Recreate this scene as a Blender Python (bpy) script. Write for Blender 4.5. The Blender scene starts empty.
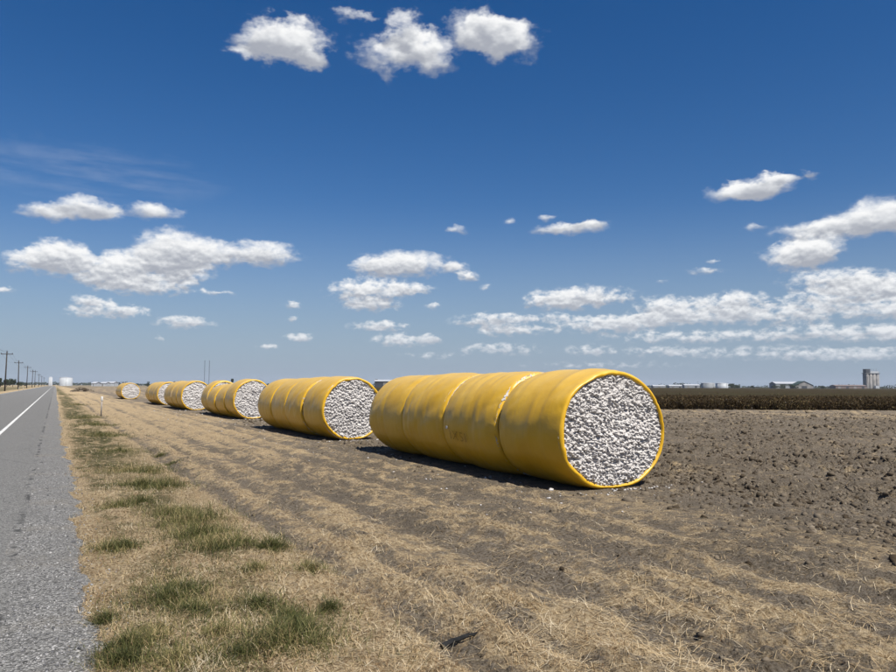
import bpy, math, random
import numpy as np
from mathutils import Vector, Matrix

random.seed(7)
RNG = np.random.default_rng(11)
SC = bpy.context.scene
COL = SC.collection
R = math.radians

# ------------------------------------------------------------------ camera
F = 720.0                      # focal length in photo pixels (896 wide)
CAM_H = 1.92
YAW = math.atan((448 - 56) / F)     # the road and the bale rows run along +Y
PITCH = math.atan(50.2 / F)
ROLL = 0.0042
cam_data = bpy.data.cameras.new('camera')
cam_data.sensor_width = 36.0
cam_data.lens = 36.0 * F / 896.0
cam_data.clip_start = 0.05
cam_data.clip_end = 20000
cam = bpy.data.objects.new('camera', cam_data)
COL.objects.link(cam)
CAM_M = (Matrix.Rotation(-YAW, 4, 'Z') @ Matrix.Rotation(math.pi / 2 + PITCH, 4, 'X') @ Matrix.Rotation(ROLL, 4, 'Z'))
cam.matrix_world = Matrix.Translation((0, 0, CAM_H)) @ CAM_M
SC.camera = cam
SY, CY = math.sin(YAW), math.cos(YAW)

def ray(px, py):
    return (CAM_M.to_3x3() @ Vector(((px - 448) / F, -(py - 336) / F, -1))).normalized()

def ground_at(px, py, z=0.0):
    d = ray(px, py)
    t = (z - CAM_H) / d.z
    return Vector((0, 0, CAM_H)) + d * t

def at_depth(px, depth):
    """ground point in the column of a pixel at a given forward distance"""
    xc = (px - 448) / F * depth
    return Vector((xc * CY + depth * SY, -xc * SY + depth * CY, 0))

def azel(px, py):
    d = ray(px, py)
    return math.degrees(math.atan2(d.x, d.y)), math.degrees(math.asin(d.z))

# ------------------------------------------------------------------ light
SUN_EL = R(56)
TO_SUN = Vector((0.17, -1.0, 0)).normalized() * math.cos(SUN_EL) + Vector((0, 0, math.sin(SUN_EL)))
sun_data = bpy.data.lights.new('sun', 'SUN')
sun_data.energy = 5.0
sun_data.angle = R(0.53)
sun_data.color = (1.0, 0.945, 0.85)
sun = bpy.data.objects.new('sun', sun_data)
COL.objects.link(sun)
sun.rotation_euler = (-TO_SUN).to_track_quat('-Z', 'Y').to_euler()
sun.location = (0, -20, 40)

vs = SC.view_settings
vs.view_transform = 'Standard'
vs.look = 'None'
vs.exposure = 0.5
vs.gamma = 1.0
vs.use_curve_mapping = False
SC.cycles.max_bounces = 6
SC.cycles.diffuse_bounces = 3
SC.cycles.volume_bounces = 0
SC.cycles.use_denoising = True
SC.cycles.denoising_input_passes = 'RGB_ALBEDO_NORMAL'
SC.cycles.denoising_prefilter = 'ACCURATE'

# ------------------------------------------------------------------ world: sky with cumulus
CLOUDS = [  # cx, cy, rx, ry (photo pixels), softness weight
    (258, 38, 27, 24, 1), (302, 46, 31, 24, 1), (282, 42, 30, 22, .8), (240, 55, 14, 10, .5), (316, 60, 16, 12, .6),
    (347, 17, 13, 11, .6), (367, 18, 12, 6, .45),
    (380, 54, 30, 20, .75), (404, 30, 18, 18, .85), (432, 58, 26, 22, 1), (410, 48, 24, 18, .7), (388, 74, 16, 9, .5),
    (475, 30, 28, 20, 1), (510, 42, 32, 22, 1), (492, 38, 30, 20, .9),
    (48, 212, 32, 10, .9), (85, 208, 30, 13, 1), (105, 214, 22, 10, .7), (150, 211, 30, 9, .9),
    (38, 262, 40, 16, 1), (62, 255, 34, 17, 1), (100, 270, 50, 18, 1), (172, 250, 42, 24, 1.1), (150, 265, 50, 18, .9), (140, 286, 62, 13, 1),
    (212, 256, 34, 17, .9), (264, 255, 36, 14, 1), (190, 276, 30, 13, .7),
    (92, 303, 24, 9, .9), (125, 312, 30, 9, .9), (85, 313, 24, 7, .7), (186, 323, 34, 8, .9), (160, 339, 6, 5, .5), (5, 291, 14, 5, .7),
    (292, 305, 11, 6, .8), (293, 319, 7, 4, .6), (300, 338, 19, 5, .8), (266, 347, 12, 4, .7), (215, 293, 28, 4, .45),
    (405, 265, 50, 16, 1.05), (375, 268, 28, 10, .7), (456, 268, 14, 7, .7), (469, 277, 13, 7, .8),
    (368, 292, 46, 16, 1), (412, 290, 25, 9, .8), (370, 306, 36, 8, .7), (380, 327, 34, 7, .9), (403, 341, 36, 8, .85), (432, 339, 12, 6, .7),
    (432, 307, 12, 4, .6), (456, 230, 13, 4, .6), (566, 229, 38, 6.5, .95), (590, 224, 20, 4, .6), (549, 218, 9, 4, .5), (510, 223, 8, 4, .45), (486, 288, 8, 5, .4),
    (495, 321, 48, 9, .9), (512, 331, 44, 7, .75), (580, 298, 60, 13, 1), (560, 304, 40, 9, .7), (600, 326, 60, 12, .75), (555, 318, 30, 6, .5),
    (500, 350, 50, 8, .6), (590, 351, 28, 8, .6), (430, 356, 40, 5, .35),
    (742, 193, 38, 9, .95), (765, 186, 34, 10, .9), (808, 173, 13, 6, .7), (780, 179, 18, 5, .6),
    (795, 258, 40, 16, 1), (812, 250, 36, 16, 1), (805, 231, 34, 10, .8), (850, 226, 32, 16, 1), (885, 217, 36, 20, 1), (925, 215, 40, 22, 1),
    (835, 281, 60, 14, .9), (885, 288, 60, 14, 1), (830, 300, 60, 14, .8), (900, 310, 60, 14, .9), (940, 295, 50, 22, .9),
    (668, 308, 40, 13, .95), (735, 304, 42, 14, 1), (700, 318, 70, 11, .85), (640, 322, 50, 10, .7), (790, 316, 70, 12, .8),
    (690, 338, 100, 9, .6), (820, 334, 90, 11, .7), (900, 335, 70, 12, .7), (760, 354, 130, 9, .5), (870, 356, 100, 9, .5), (660, 352, 60, 6, .5), (600, 366, 120, 6, .3),
    (706, 271, 22, 5, .5), (756, 228, 12, 4, .4), (662, 282, 8, 3, .35), (715, 262, 10, 3, .4),
]

def build_world():
    w = bpy.data.worlds.new('World')
    SC.world = w
    w.use_nodes = True
    nt = w.node_tree
    nt.nodes.clear()
    N, L = nt.nodes.new, nt.links.new

    def val(x, sock):
        if isinstance(x, (int, float)):
            sock.default_value = x
        elif isinstance(x, (tuple, list)):
            sock.default_value = x
        else:
            L(x, sock)

    def m(op, a, b=0.0, c=None, clamp=False):
        n = N('ShaderNodeMath'); n.operation = op; n.use_clamp = clamp
        val(a, n.inputs[0]); val(b, n.inputs[1])
        if c is not None:
            val(c, n.inputs[2])
        return n.outputs[0]

    def vm(op, a, b, out=0):
        n = N('ShaderNodeVectorMath'); n.operation = op
        val(a, n.inputs[0]); val(b, n.inputs[1])
        return n.outputs['Value'] if op == 'DOT_PRODUCT' else n.outputs[0]

    def sstep(x, a, b, lo=0.0, hi=1.0):
        n = N('ShaderNodeMapRange'); n.interpolation_type = 'SMOOTHSTEP'
        val(x, n.inputs[0]); val(a, n.inputs[1]); val(b, n.inputs[2]); val(lo, n.inputs[3]); val(hi, n.inputs[4])
        return n.outputs[0]

    def noise(vec, scale, detail, rough=0.55, col=False, lac=2.0):
        n = N('ShaderNodeTexNoise'); n.noise_dimensions = '2D'
        L(vec, n.inputs['Vector'])
        n.inputs['Scale'].default_value = scale; n.inputs['Detail'].default_value = detail
        n.inputs['Roughness'].default_value = rough; n.inputs['Lacunarity'].default_value = lac
        return n.outputs['Color'] if col else n.outputs[0]

    sky = N('ShaderNodeTexSky')
    sky.sky_type = 'NISHITA'
    sky.sun_disc = False
    sky.sun_elevation = SUN_EL
    sky.sun_rotation = math.atan2(TO_SUN.x, TO_SUN.y)
    sky.air_density = 1.0
    sky.dust_density = 0.3
    sky.ozone_density = 1.6
    sky.altitude = 10

    tc = N('ShaderNodeTexCoord')
    sep = N('ShaderNodeSeparateXYZ'); L(tc.outputs['Generated'], sep.inputs[0])
    DEG = 180 / math.pi
    az = m('MULTIPLY', m('ARCTAN2', sep.outputs[0], sep.outputs[1]), DEG)
    el = m('MULTIPLY', m('ARCSINE', sep.outputs[2]), DEG)
    cmb = N('ShaderNodeCombineXYZ'); L(az, cmb.inputs[0]); L(el, cmb.inputs[1])
    P0 = cmb.outputs[0]
    # stretch for noise: features shrink toward the horizon (the far clouds)
    scl = N('ShaderNodeMath'); scl.operation = 'DIVIDE'
    hi = sstep(el, 5.0, 17.0)
    nvec_s = N('ShaderNodeCombineXYZ'); L(az, nvec_s.inputs[0]); L(m('MULTIPLY', el, 1.7), nvec_s.inputs[1])
    NV = nvec_s.outputs[0]
    # domain warp
    wn_hi = noise(NV, 0.30, 4, 0.6, col=True)
    wn_lo = noise(NV, 0.75, 4, 0.6, col=True)
    mixw = N('ShaderNodeMix'); mixw.data_type = 'VECTOR'
    L(hi, mixw.inputs[0]); L(wn_lo, mixw.inputs[4]); L(wn_hi, mixw.inputs[5])
    woff = vm('SUBTRACT', mixw.outputs[1], (0.5, 0.5, 0.5))
    wamp = N('ShaderNodeCombineXYZ')
    L(sstep(el, 1.0, 22.0, 0.7, 3.0), wamp.inputs[0]); L(sstep(el, 1.0, 22.0, 0.25, 2.6), wamp.inputs[1])
    P = vm('ADD', P0, vm('MULTIPLY', woff, wamp.outputs[0]))

    ACC = None; PB = P
    for ci, (cx, cy, rx, ry, wt) in enumerate(CLOUDS):
        if ci and ci % 10 == 0:      # keeps the evaluation in batches
            P = vm('ADD', PB, vm('MULTIPLY', ACC, (1e-7, 1e-7, 1e-7)))
        a, e = azel(cx, cy)
        a1, _ = azel(cx + rx, cy); a0, _ = azel(cx - rx, cy)
        _, e1 = azel(cx, cy - ry); _, e0 = azel(cx, cy + ry)
        kf = 1.30 if e > 10 else 1.16
        ra, re = (a1 - a0) / 2 * kf, (e1 - e0) / 2 * kf
        g = N('ShaderNodeTexGradient'); g.gradient_type = 'SPHERICAL'
        L(P, g.inputs[0])
        tm = g.texture_mapping
        tm.vector_type = 'POINT'
        tm.scale = (1 / ra, 1 / re, 1); tm.translation = (-a / ra, -e / re, 0)
        wt *= 1.25 if e > 8.5 else 1.10
        n = N('ShaderNodeVectorMath'); n.operation = 'MULTIPLY_ADD'
        L(g.outputs[1], n.inputs[0]); n.inputs[1].default_value = (wt, wt / re, wt * e / re)
        if ACC is None: n.inputs[2].default_value = (0, 0, 0)
        else: L(ACC, n.inputs[2])
        ACC = n.outputs[0]
    sp = N('ShaderNodeSeparateXYZ'); L(ACC, sp.inputs[0])
    D = sp.outputs[0]
    Hh = m('SUBTRACT', m('MULTIPLY', el, sp.outputs[1]), sp.outputs[2])
    # the sky outside the photograph carries the same scattered cumulus
    out1 = sstep(m('ABSOLUTE', m('SUBTRACT', az, math.degrees(YAW))), 35.0, 41.0)
    out2 = sstep(el, 33.0, 38.0)
    outm = m('MAXIMUM', out1, out2)
    gn = N('ShaderNodeTexNoise'); gn.noise_dimensions = '3D'
    L(tc.outputs['Generated'], gn.inputs['Vector']); gn.inputs['Scale'].default_value = 5.0
    gn.inputs['Detail'].default_value = 5
    gen = m('MULTIPLY', m('MULTIPLY', m('SUBTRACT', gn.outputs[0], 0.60, clamp=True), 9.0), outm)
    D = m('ADD', D, gen)

    def vor(vec, scale, detail):
        n = N('ShaderNodeTexVoronoi'); n.voronoi_dimensions = '2D'; n.feature = 'F1'; n.normalize = True
        L(vec, n.inputs['Vector']); n.inputs['Scale'].default_value = scale; n.inputs['Detail'].default_value = detail
        n.inputs['Roughness'].default_value = 0.5; n.inputs['Lacunarity'].default_value = 2.2
        return n.outputs['Distance']
    NVw = vm('ADD', NV, vm('MULTIPLY', woff, (2.0, 2.0, 0)))
    fb_hi = noise(NV, 0.50, 8, 0.52)
    fb_lo = noise(NV, 1.25, 7, 0.52)
    bl_hi = vor(NVw, 0.42, 2.0); bl_lo = vor(NVw, 1.0, 2.0)
    fmix = N('ShaderNodeMix'); L(hi, fmix.inputs[0]); L(fb_lo, fmix.inputs[2]); L(fb_hi, fmix.inputs[3])
    bmix = N('ShaderNodeMix'); L(hi, bmix.inputs[0]); L(bl_lo, bmix.inputs[2]); L(bl_hi, bmix.inputs[3])
    bil = m('SUBTRACT', 0.42, bmix.outputs[0])
    fb = fmix.outputs[0]
    # relief: the same lobes a little nearer the sun (upwards)
    ra_hi = noise(NV, 0.42, 3, 0.5); rb_hi = noise(vm('ADD', NV, (0.15, 0.9, 0)), 0.42, 3, 0.5)
    ra_lo = noise(NV, 1.1, 3, 0.5); rb_lo = noise(vm('ADD', NV, (0.06, 0.36, 0)), 1.1, 3, 0.5)
    rel = N('ShaderNodeMix'); L(hi, rel.inputs[0])
    L(m('SUBTRACT', ra_lo, rb_lo), rel.inputs[2]); L(m('SUBTRACT', ra_hi, rb_hi), rel.inputs[3])

    edge = m('ADD', m('ADD', D, m('MULTIPLY', m('SUBTRACT', fb, 0.5), sstep(el, 3.0, 12.0, 1.5, 1.0))), m('MULTIPLY', bil, 0.85))
    hq = m('DIVIDE', Hh, m('MAXIMUM', D, 0.05))      # above / below the middle of its cloud
    edge = m('ADD', edge, m('MULTIPLY', m('MAXIMUM', m('MINIMUM', hq, 0.5), -1.0), 0.18))
    alpha = sstep(edge, 0.20, sstep(el, 3.0, 22.0, 1.0, 1.22))
    alpha = m('MULTIPLY', alpha, sstep(D, 0.02, 0.30))
    # thin cirrus veil at the left
    ca, ce = azel(80, 172)
    cq = vm('MULTIPLY', vm('SUBTRACT', PB, (ca, ce, 0)), (1 / 11.0, 1 / 2.2, 0))
    cir = m('MULTIPLY', m('SUBTRACT', 1.0, vm('DOT_PRODUCT', cq, cq), clamp=True), 0.10)
    nvc = vm('MULTIPLY', NV, (0.25, 1.2, 1))
    cir = m('MULTIPLY', cir, sstep(noise(nvc, 0.6, 6), 0.3, 0.7))
    shade = m('DIVIDE', Hh, m('MAXIMUM', D, 0.05))
    shade = m('ADD', m('MULTIPLY', shade, 1.5), m('ADD', m('MULTIPLY', rel.outputs[0], 1.5), m('MULTIPLY', bil, 1.1)))
    shade = m('ADD', shade, m('MULTIPLY', m('SUBTRACT', 1.0, D), 0.25))
    sh = sstep(shade, -0.60, 0.95)
    cr = N('ShaderNodeValToRGB'); L(sh, cr.inputs[0])
    cr.color_ramp.elements[0].color = (0.38, 0.40, 0.45, 1)
    cr.color_ramp.elements[1].color = (0.93, 0.93, 0.925, 1)
    e = cr.color_ramp.elements.new(0.5); e.color = (0.66, 0.675, 0.70, 1)
    # aerial perspective on the far clouds
    far = sstep(el, 0.0, 9.0, 0.62, 0.0)
    farmix = N('ShaderNodeMix'); farmix.data_type = 'RGBA'
    L(far, farmix.inputs[0]); L(cr.outputs[0], farmix.inputs[6]); farmix.inputs[7].default_value = (0.50, 0.56, 0.64, 1)

    # sky colour response: the deep blue of the photograph
    hsv = N('ShaderNodeHueSaturation')
    tn = N('ShaderNodeMix'); tn.data_type = 'RGBA'; tn.blend_type = 'MULTIPLY'; tn.inputs[0].default_value = 1.0
    L(sky.outputs[0], tn.inputs[6]); tn.inputs[7].default_value = (1.0, 0.955, 1.04, 1)
    L(tn.outputs[2], hsv.inputs['Color'])
    hsv.inputs['Saturation'].default_value = 1.40
    hz = N('ShaderNodeMix'); hz.data_type = 'RGBA'     # milky air low over the plain
    L(sstep(el, -1.0, 15.0, 0.86, 0.0), hz.inputs[0]); L(hsv.outputs[0], hz.inputs[6]); hz.inputs[7].default_value = (3.2, 4.45, 6.15, 1)
    bg1 = N('ShaderNodeBackground'); L(hz.outputs[2], bg1.inputs[0]); bg1.inputs[1].default_value = 0.0575
    bg2 = N('ShaderNodeBackground'); L(farmix.outputs[2], bg2.inputs[0]); bg2.inputs[1].default_value = 0.76
    mix = N('ShaderNodeMixShader')
    L(m('MAXIMUM', m('MULTIPLY', alpha, 0.97), cir), mix.inputs[0]); L(bg1.outputs[0], mix.inputs[1]); L(bg2.outputs[0], mix.inputs[2])
    o = N('ShaderNodeOutputWorld'); L(mix.outputs[0], o.inputs[0])
    w.cycles.sampling_method = 'MANUAL'
    w.cycles.sample_map_resolution = 512

build_world()

# ------------------------------------------------------------------ numpy noise
def _hash(ix, iy, seed):
    h = (ix.astype(np.int64) * 374761393 + iy.astype(np.int64) * 668265263 + seed * 974634777) & 0xFFFFFFFF
    h = ((h ^ (h >> 13)) * 1274126177) & 0xFFFFFFFF
    h = ((h ^ (h >> 16)) * 2246822519) & 0xFFFFFFFF
    return ((h ^ (h >> 15)) & 0xFFFFFF) / float(0xFFFFFF)

def vnoise(x, y, seed=0):
    ix, iy = np.floor(x), np.floor(y)
    fx, fy = x - ix, y - iy
    fx = fx * fx * fx * (fx * (fx * 6 - 15) + 10); fy = fy * fy * fy * (fy * (fy * 6 - 15) + 10)
    a = _hash(ix, iy, seed); b = _hash(ix + 1, iy, seed); c = _hash(ix, iy + 1, seed); d = _hash(ix + 1, iy + 1, seed)
    return (a * (1 - fx) + b * fx) * (1 - fy) + (c * (1 - fx) + d * fx) * fy

def fbm(x, y, octv=4, seed=0, gain=0.5):
    s = np.zeros_like(x, dtype=float); a = 1.0; t = 0.0
    for i in range(octv):
        s += a * vnoise(x, y, seed + i * 17); t += a; a *= gain
        x = x * 2.03 + 11.3; y = y * 2.03 + 5.7
    return s / t

def worley(x, y, seed=0):
    ix, iy = np.floor(x), np.floor(y)
    best = np.full(x.shape, 9.0)
    for dx in (-1, 0, 1):
        for dy in (-1, 0, 1):
            cx, cy = ix + dx, iy + dy
            px = cx + _hash(cx, cy, seed); py = cy + _hash(cx, cy, seed + 5)
            best = np.minimum(best, (px - x) ** 2 + (py - y) ** 2)
    return np.sqrt(best)

def ss(x, a, b):
    t = np.clip((x - a) / (b - a), 0, 1)
    return t * t * (3 - 2 * t)

# ------------------------------------------------------------------ mesh helpers
def np_mesh(name, verts, faces, smooth=False, attrs=None):
    """verts (N,3); faces (M,k)"""
    verts = np.asarray(verts, dtype=np.float32); faces = np.asarray(faces, dtype=np.int32)
    me = bpy.data.meshes.new(name)
    k = faces.shape[1]
    me.vertices.add(len(verts)); me.vertices.foreach_set('co', verts.ravel())
    me.loops.add(faces.size); me.loops.foreach_set('vertex_index', faces.ravel())
    me.polygons.add(len(faces))
    me.polygons.foreach_set('loop_start', np.arange(0, faces.size, k, dtype=np.int32))
    me.polygons.foreach_set('loop_total', np.full(len(faces), k, dtype=np.int32))
    if smooth:
        me.polygons.foreach_set('use_smooth', np.ones(len(faces), dtype=bool))
    for an, av in (attrs or {}).items():
        at = me.attributes.new(an, 'FLOAT', 'POINT')
        at.data.foreach_set('value', np.asarray(av, dtype=np.float32))
    me.update(calc_edges=True)
    return me

def link(name, me, mat, parent=None, loc=(0, 0, 0), rotz=0):
    o = bpy.data.objects.new(name, me)
    COL.objects.link(o)
    if me is not None and mat is not None and not me.materials:
        me.materials.append(mat)
    o.location = loc; o.rotation_euler = (0, 0, rotz)
    if parent is not None:
        o.parent = parent
    return o

def tag(o, label=None, cat=None, group=None, kind=None):
    if label: o['label'] = label
    if cat: o['category'] = cat
    if group: o['group'] = group
    if kind: o['kind'] = kind
    return o

def empty(name, loc, rotz=0):
    return link(name, None, None, None, loc, rotz)

class MB:
    """collects simple shapes into one mesh"""
    def __init__(self): self.v = []; self.f = []
    def add(self, v, f):
        n = len(self.v); self.v += [tuple(p) for p in v]; self.f += [tuple(i + n for i in q) for q in f]; return self
    def box(self, c, s, rotz=0):
        cx, cy, cz = c; sx, sy, sz = (q / 2 for q in s); co, si = math.cos(rotz), math.sin(rotz)
        v = []
        for z in (-sz, sz):
            for x, y in ((-sx, -sy), (sx, -sy), (sx, sy), (-sx, sy)):
                v.append((cx + x * co - y * si, cy + x * si + y * co, cz + z))
        return self.add(v, [(3, 2, 1, 0), (4, 5, 6, 7), (0, 1, 5, 4), (1, 2, 6, 5), (2, 3, 7, 6), (3, 0, 4, 7)])
    def tube(self, p0, p1, r0, r1=None, n=10, cap=True):
        r1 = r0 if r1 is None else r1
        p0, p1 = Vector(p0), Vector(p1); d = (p1 - p0).normalized()
        a = d.orthogonal().normalized(); b = d.cross(a)
        v = []
        for p, r in ((p0, r0), (p1, r1)):
            for i in range(n):
                t = 2 * math.pi * i / n
                v.append(p + (a * math.cos(t) + b * math.sin(t)) * r)
        f = [(i, (i + 1) % n, n + (i + 1) % n, n + i) for i in range(n)]
        if cap: f += [tuple(range(n - 1, -1, -1)), tuple(range(n, 2 * n))]
        return self.add(v, f)
    def lathe(self, prof, n=32, c=(0, 0, 0)):
        v = []; f = []
        for r, z in prof:
            for i in range(n):
                t = 2 * math.pi * i / n
                v.append((c[0] + r * math.cos(t), c[1] + r * math.sin(t), c[2] + z))
        for j in range(len(prof) - 1):
            for i in range(n):
                f.append((j * n + i, j * n + (i + 1) % n, (j + 1) * n + (i + 1) % n, (j + 1) * n + i))
        f.append(tuple(range((len(prof) - 1) * n, len(prof) * n)))
        return self.add(v, f)
    def build(self, name, mat, parent=None, loc=(0, 0, 0), rotz=0, smooth=False):
        me = bpy.data.meshes.new(name)
        me.from_pydata([tuple(p) for p in self.v], [], self.f); me.update()
        if smooth:
            me.polygons.foreach_set('use_smooth', [len(p.vertices) <= 4 for p in me.polygons])
        return link(name, me, mat, parent, loc, rotz)

# ------------------------------------------------------------------ material helpers
ALB = 0.78          # common factor on the base colours below
class NT:
    def __init__(self, name):
        self.m = bpy.data.materials.new(name); self.m.use_nodes = True
        self.nt = self.m.node_tree; self.bsdf = self.nt.nodes['Principled BSDF']
        self.pos = None
    def n(self, t, **kw):
        x = self.nt.nodes.new(t)
        for k, v in kw.items(): setattr(x, k, v)
        return x
    def l(self, a, b): self.nt.links.new(a, b)
    def set(self, sock, v):
        if hasattr(v, 'is_linked') or isinstance(v, bpy.types.NodeSocket): self.l(v, sock)
        else: sock.default_value = v
    def coord(self, kind='Position'):
        if kind == 'Position': return self.n('ShaderNodeNewGeometry').outputs['Position']
        return self.n('ShaderNodeTexCoord').outputs[kind]
    def scale(self, vec, s):
        n = self.n('ShaderNodeVectorMath', operation='MULTIPLY'); self.l(vec, n.inputs[0]); n.inputs[1].default_value = s
        return n.outputs[0]
    def noise(self, vec, scale, detail=4, rough=0.55, color=False):
        n = self.n('ShaderNodeTexNoise'); self.l(vec, n.inputs['Vector'])
        n.inputs['Scale'].default_value = scale; n.inputs['Detail'].default_value = detail; n.inputs['Roughness'].default_value = rough
        return n.outputs['Color'] if color else n.outputs[0]
    def vor(self, vec, scale, out='Color', feature='F1'):
        n = self.n('ShaderNodeTexVoronoi', feature=feature); self.l(vec, n.inputs['Vector']); n.inputs['Scale'].default_value = scale
        return n.outputs[out]
    def ramp(self, x, stops):
        n = self.n('ShaderNodeValToRGB'); self.l(x, n.inputs[0]); r = n.color_ramp
        r.elements[0].position = stops[0][0]; r.elements[0].color = (*stops[0][1], 1)
        r.elements[1].position = stops[-1][0]; r.elements[1].color = (*stops[-1][1], 1)
        for p, c in stops[1:-1]:
            e = r.elements.new(p); e.color = (*c, 1)
        return n.outputs[0]
    def mix(self, f, a, b, blend='MIX'):
        n = self.n('ShaderNodeMix', data_type='RGBA', blend_type=blend)
        self.set(n.inputs[0], f)
        for s, v in ((n.inputs[6], a), (n.inputs[7], b)):
            self.set(s, (*v, 1) if isinstance(v, tuple) and len(v) == 3 else v)
        return n.outputs[2]
    def math(self, op, a, b=0.0, clamp=False):
        n = self.n('ShaderNodeMath', operation=op, use_clamp=clamp); self.set(n.inputs[0], a); self.set(n.inputs[1], b)
        return n.outputs[0]
    def mapr(self, x, a, b, lo=0.0, hi=1.0, smooth=True):
        n = self.n('ShaderNodeMapRange'); n.interpolation_type = 'SMOOTHSTEP' if smooth else 'LINEAR'
        self.l(x, n.inputs[0])
        for i, v in enumerate((a, b, lo, hi)): n.inputs[i + 1].default_value = v
        return n.outputs[0]
    def attr(self, name):
        n = self.n('ShaderNodeAttribute', attribute_name=name); return n.outputs['Fac']
    def bump(self, h, dist, strength=1.0, normal=None):
        n = self.n('ShaderNodeBump'); self.l(h, n.inputs['Height']); n.inputs['Distance'].default_value = dist; n.inputs['Strength'].default_value = strength
        if normal is not None: self.l(normal, n.inputs['Normal'])
        return n.outputs[0]
    def done(self, color=None, rough=0.9, normal=None, spec=0.3):
        b = self.bsdf
        if color is not None:
            self.set(b.inputs['Base Color'], self.mix(1.0, color, (ALB, ALB, ALB), 'MULTIPLY'))
        self.set(b.inputs['Roughness'], rough)
        b.inputs['Specular IOR Level'].default_value = spec
        if normal is not None: self.l(normal, b.inputs['Normal'])
        return self.m

def plain(name, color, rough=0.8, var=0.25, scale=3.0, spec=0.3, coord='Position'):
    t = NT(name); v = t.coord(coord)
    n = t.noise(v, scale, 5)
    c = t.mix(t.mapr(n, 0.3, 0.7), tuple(q * (1 - var) for q in color), tuple(min(1, q * (1 + var)) for q in color))
    return t.done(c, rough, spec=spec)

# ------------------------------------------------------------------ materials
def mat_ground():
    t = NT('field_ground'); p = t.coord()
    fine = t.noise(p, 22.0, 6, 0.65); mid = t.noise(p, 2.2, 5, 0.6); big = t.noise(p, 0.25, 4)
    grit = t.noise(p, 90.0, 3, 0.7)
    crumb = t.noise(p, 30.0, 5, 0.75)
    soil = t.ramp(crumb, [(0.32, (0.040, 0.026, 0.013)), (0.42, (0.165, 0.128, 0.088)), (0.53, (0.275, 0.230, 0.175)), (0.72, (0.46, 0.40, 0.32))])  # dark organic bits; darkest stops also paint in small shadows between crumbs
    soil = t.mix(t.mapr(mid, 0.35, 0.7, 0, 0.35), soil, (0.215, 0.185, 0.148))
    soil = t.mix(t.mapr(big, 0.4, 0.65, 0, 0.35), soil, (0.12, 0.096, 0.066))
    streak = t.noise(t.scale(p, (2.2, 1.6, 1.0)), 14.0, 7, 0.72)
    straw = t.ramp(streak, [(0.31, (0.07, 0.042, 0.018)), (0.42, (0.37, 0.262, 0.142)), (0.52, (0.64, 0.49, 0.295)), (0.72, (0.82, 0.68, 0.47))])
    s = t.attr('straw')
    k = t.math('ADD', s, t.math('MULTIPLY', t.math('SUBTRACT', t.noise(p, 5.0, 8, 0.75), 0.5), 1.9))
    col = t.mix(t.mapr(k, 0.18, 0.76), soil, straw)
    col = t.mix(t.math('MULTIPLY', t.mapr(t.noise(p, 2.6, 6, 0.7), 0.50, 0.68, 0, 0.6), t.mapr(s, 0.5, 0.9)), col, (0.20, 0.128, 0.062))
    g = t.attr('green')
    gk = t.math('MULTIPLY', g, t.mapr(t.noise(p, 3.0, 6, 0.7), 0.33, 0.52))
    gcol = t.ramp(fine, [(0.3, (0.04, 0.043, 0.017)), (0.7, (0.165, 0.15, 0.065))])
    col = t.mix(gk, col, gcol)
    hgt = t.math('ADD', t.math('MULTIPLY', crumb, 1.3), t.math('MULTIPLY', grit, 0.4))
    lumpy = t.bump(t.noise(p, 7.0, 4, 0.65), 0.11, 0.8)
    nrm = t.bump(hgt, 0.05, 1.0, lumpy)
    return t.done(col, 0.95, nrm, 0.15)

def mat_asphalt():
    t = NT('asphalt'); p = t.coord()
    agg = t.vor(p, 62.0, 'Color'); sepn = t.n('ShaderNodeSeparateColor'); t.l(agg, sepn.inputs[0])
    a = sepn.outputs[0]
    col = t.ramp(a, [(0.0, (0.075, 0.074, 0.070)), (0.5, (0.185, 0.182, 0.173)), (1.0, (0.36, 0.355, 0.335))])
    wear = t.noise(t.scale(p, (1.2, 0.12, 1)), 1.0, 5)
    col = t.mix(t.mapr(wear, 0.35, 0.7, 0, 0.55), col, (0.205, 0.202, 0.193))
    # tar seam between the two paving passes, wandering beside the line
    sx = t.n('ShaderNodeSeparateXYZ'); t.l(p, sx.inputs[0])
    wob = t.math('MULTIPLY', t.math('SUBTRACT', t.noise(t.scale(p, (0, 0.6, 0)), 1.0, 5), 0.5), 0.22)
    d = t.math('ABSOLUTE', t.math('ADD', t.math('ADD', sx.outputs[0], 0.34), wob))
    brk = t.mapr(t.noise(t.scale(p, (0.5, 1.1, 0)), 1.0, 4), 0.42, 0.55)
    seam = t.math('MULTIPLY', t.mapr(t.math('ADD', d, t.math('MULTIPLY', t.math('SUBTRACT', t.noise(p, 9.0, 5), 0.5), 0.16)), 0.0, 0.07, 1, 0), brk)
    col = t.mix(t.math('MULTIPLY', seam, 0.75), col, (0.03, 0.03, 0.03))
    # transverse cracks
    cn = t.vor(t.scale(p, (0.55, 0.16, 0)), 1.0, 'Distance', 'DISTANCE_TO_EDGE')
    wv = t.math('ADD', cn, t.math('MULTIPLY', t.math('SUBTRACT', t.noise(p, 3.0, 5), 0.5), 0.05))
    ck = t.math('MULTIPLY', t.mapr(wv, 0.0, 0.012, 1, 0), t.mapr(t.noise(p, 0.3, 2), 0.45, 0.55))
    col = t.mix(t.math('MULTIPLY', ck, 0.22), col, (0.025, 0.025, 0.025))
    nrm = t.bump(t.vor(p, 62.0, 'Distance'), 0.016, 0.9)
    return t.done(col, 0.88, nrm, 0.3)

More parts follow.
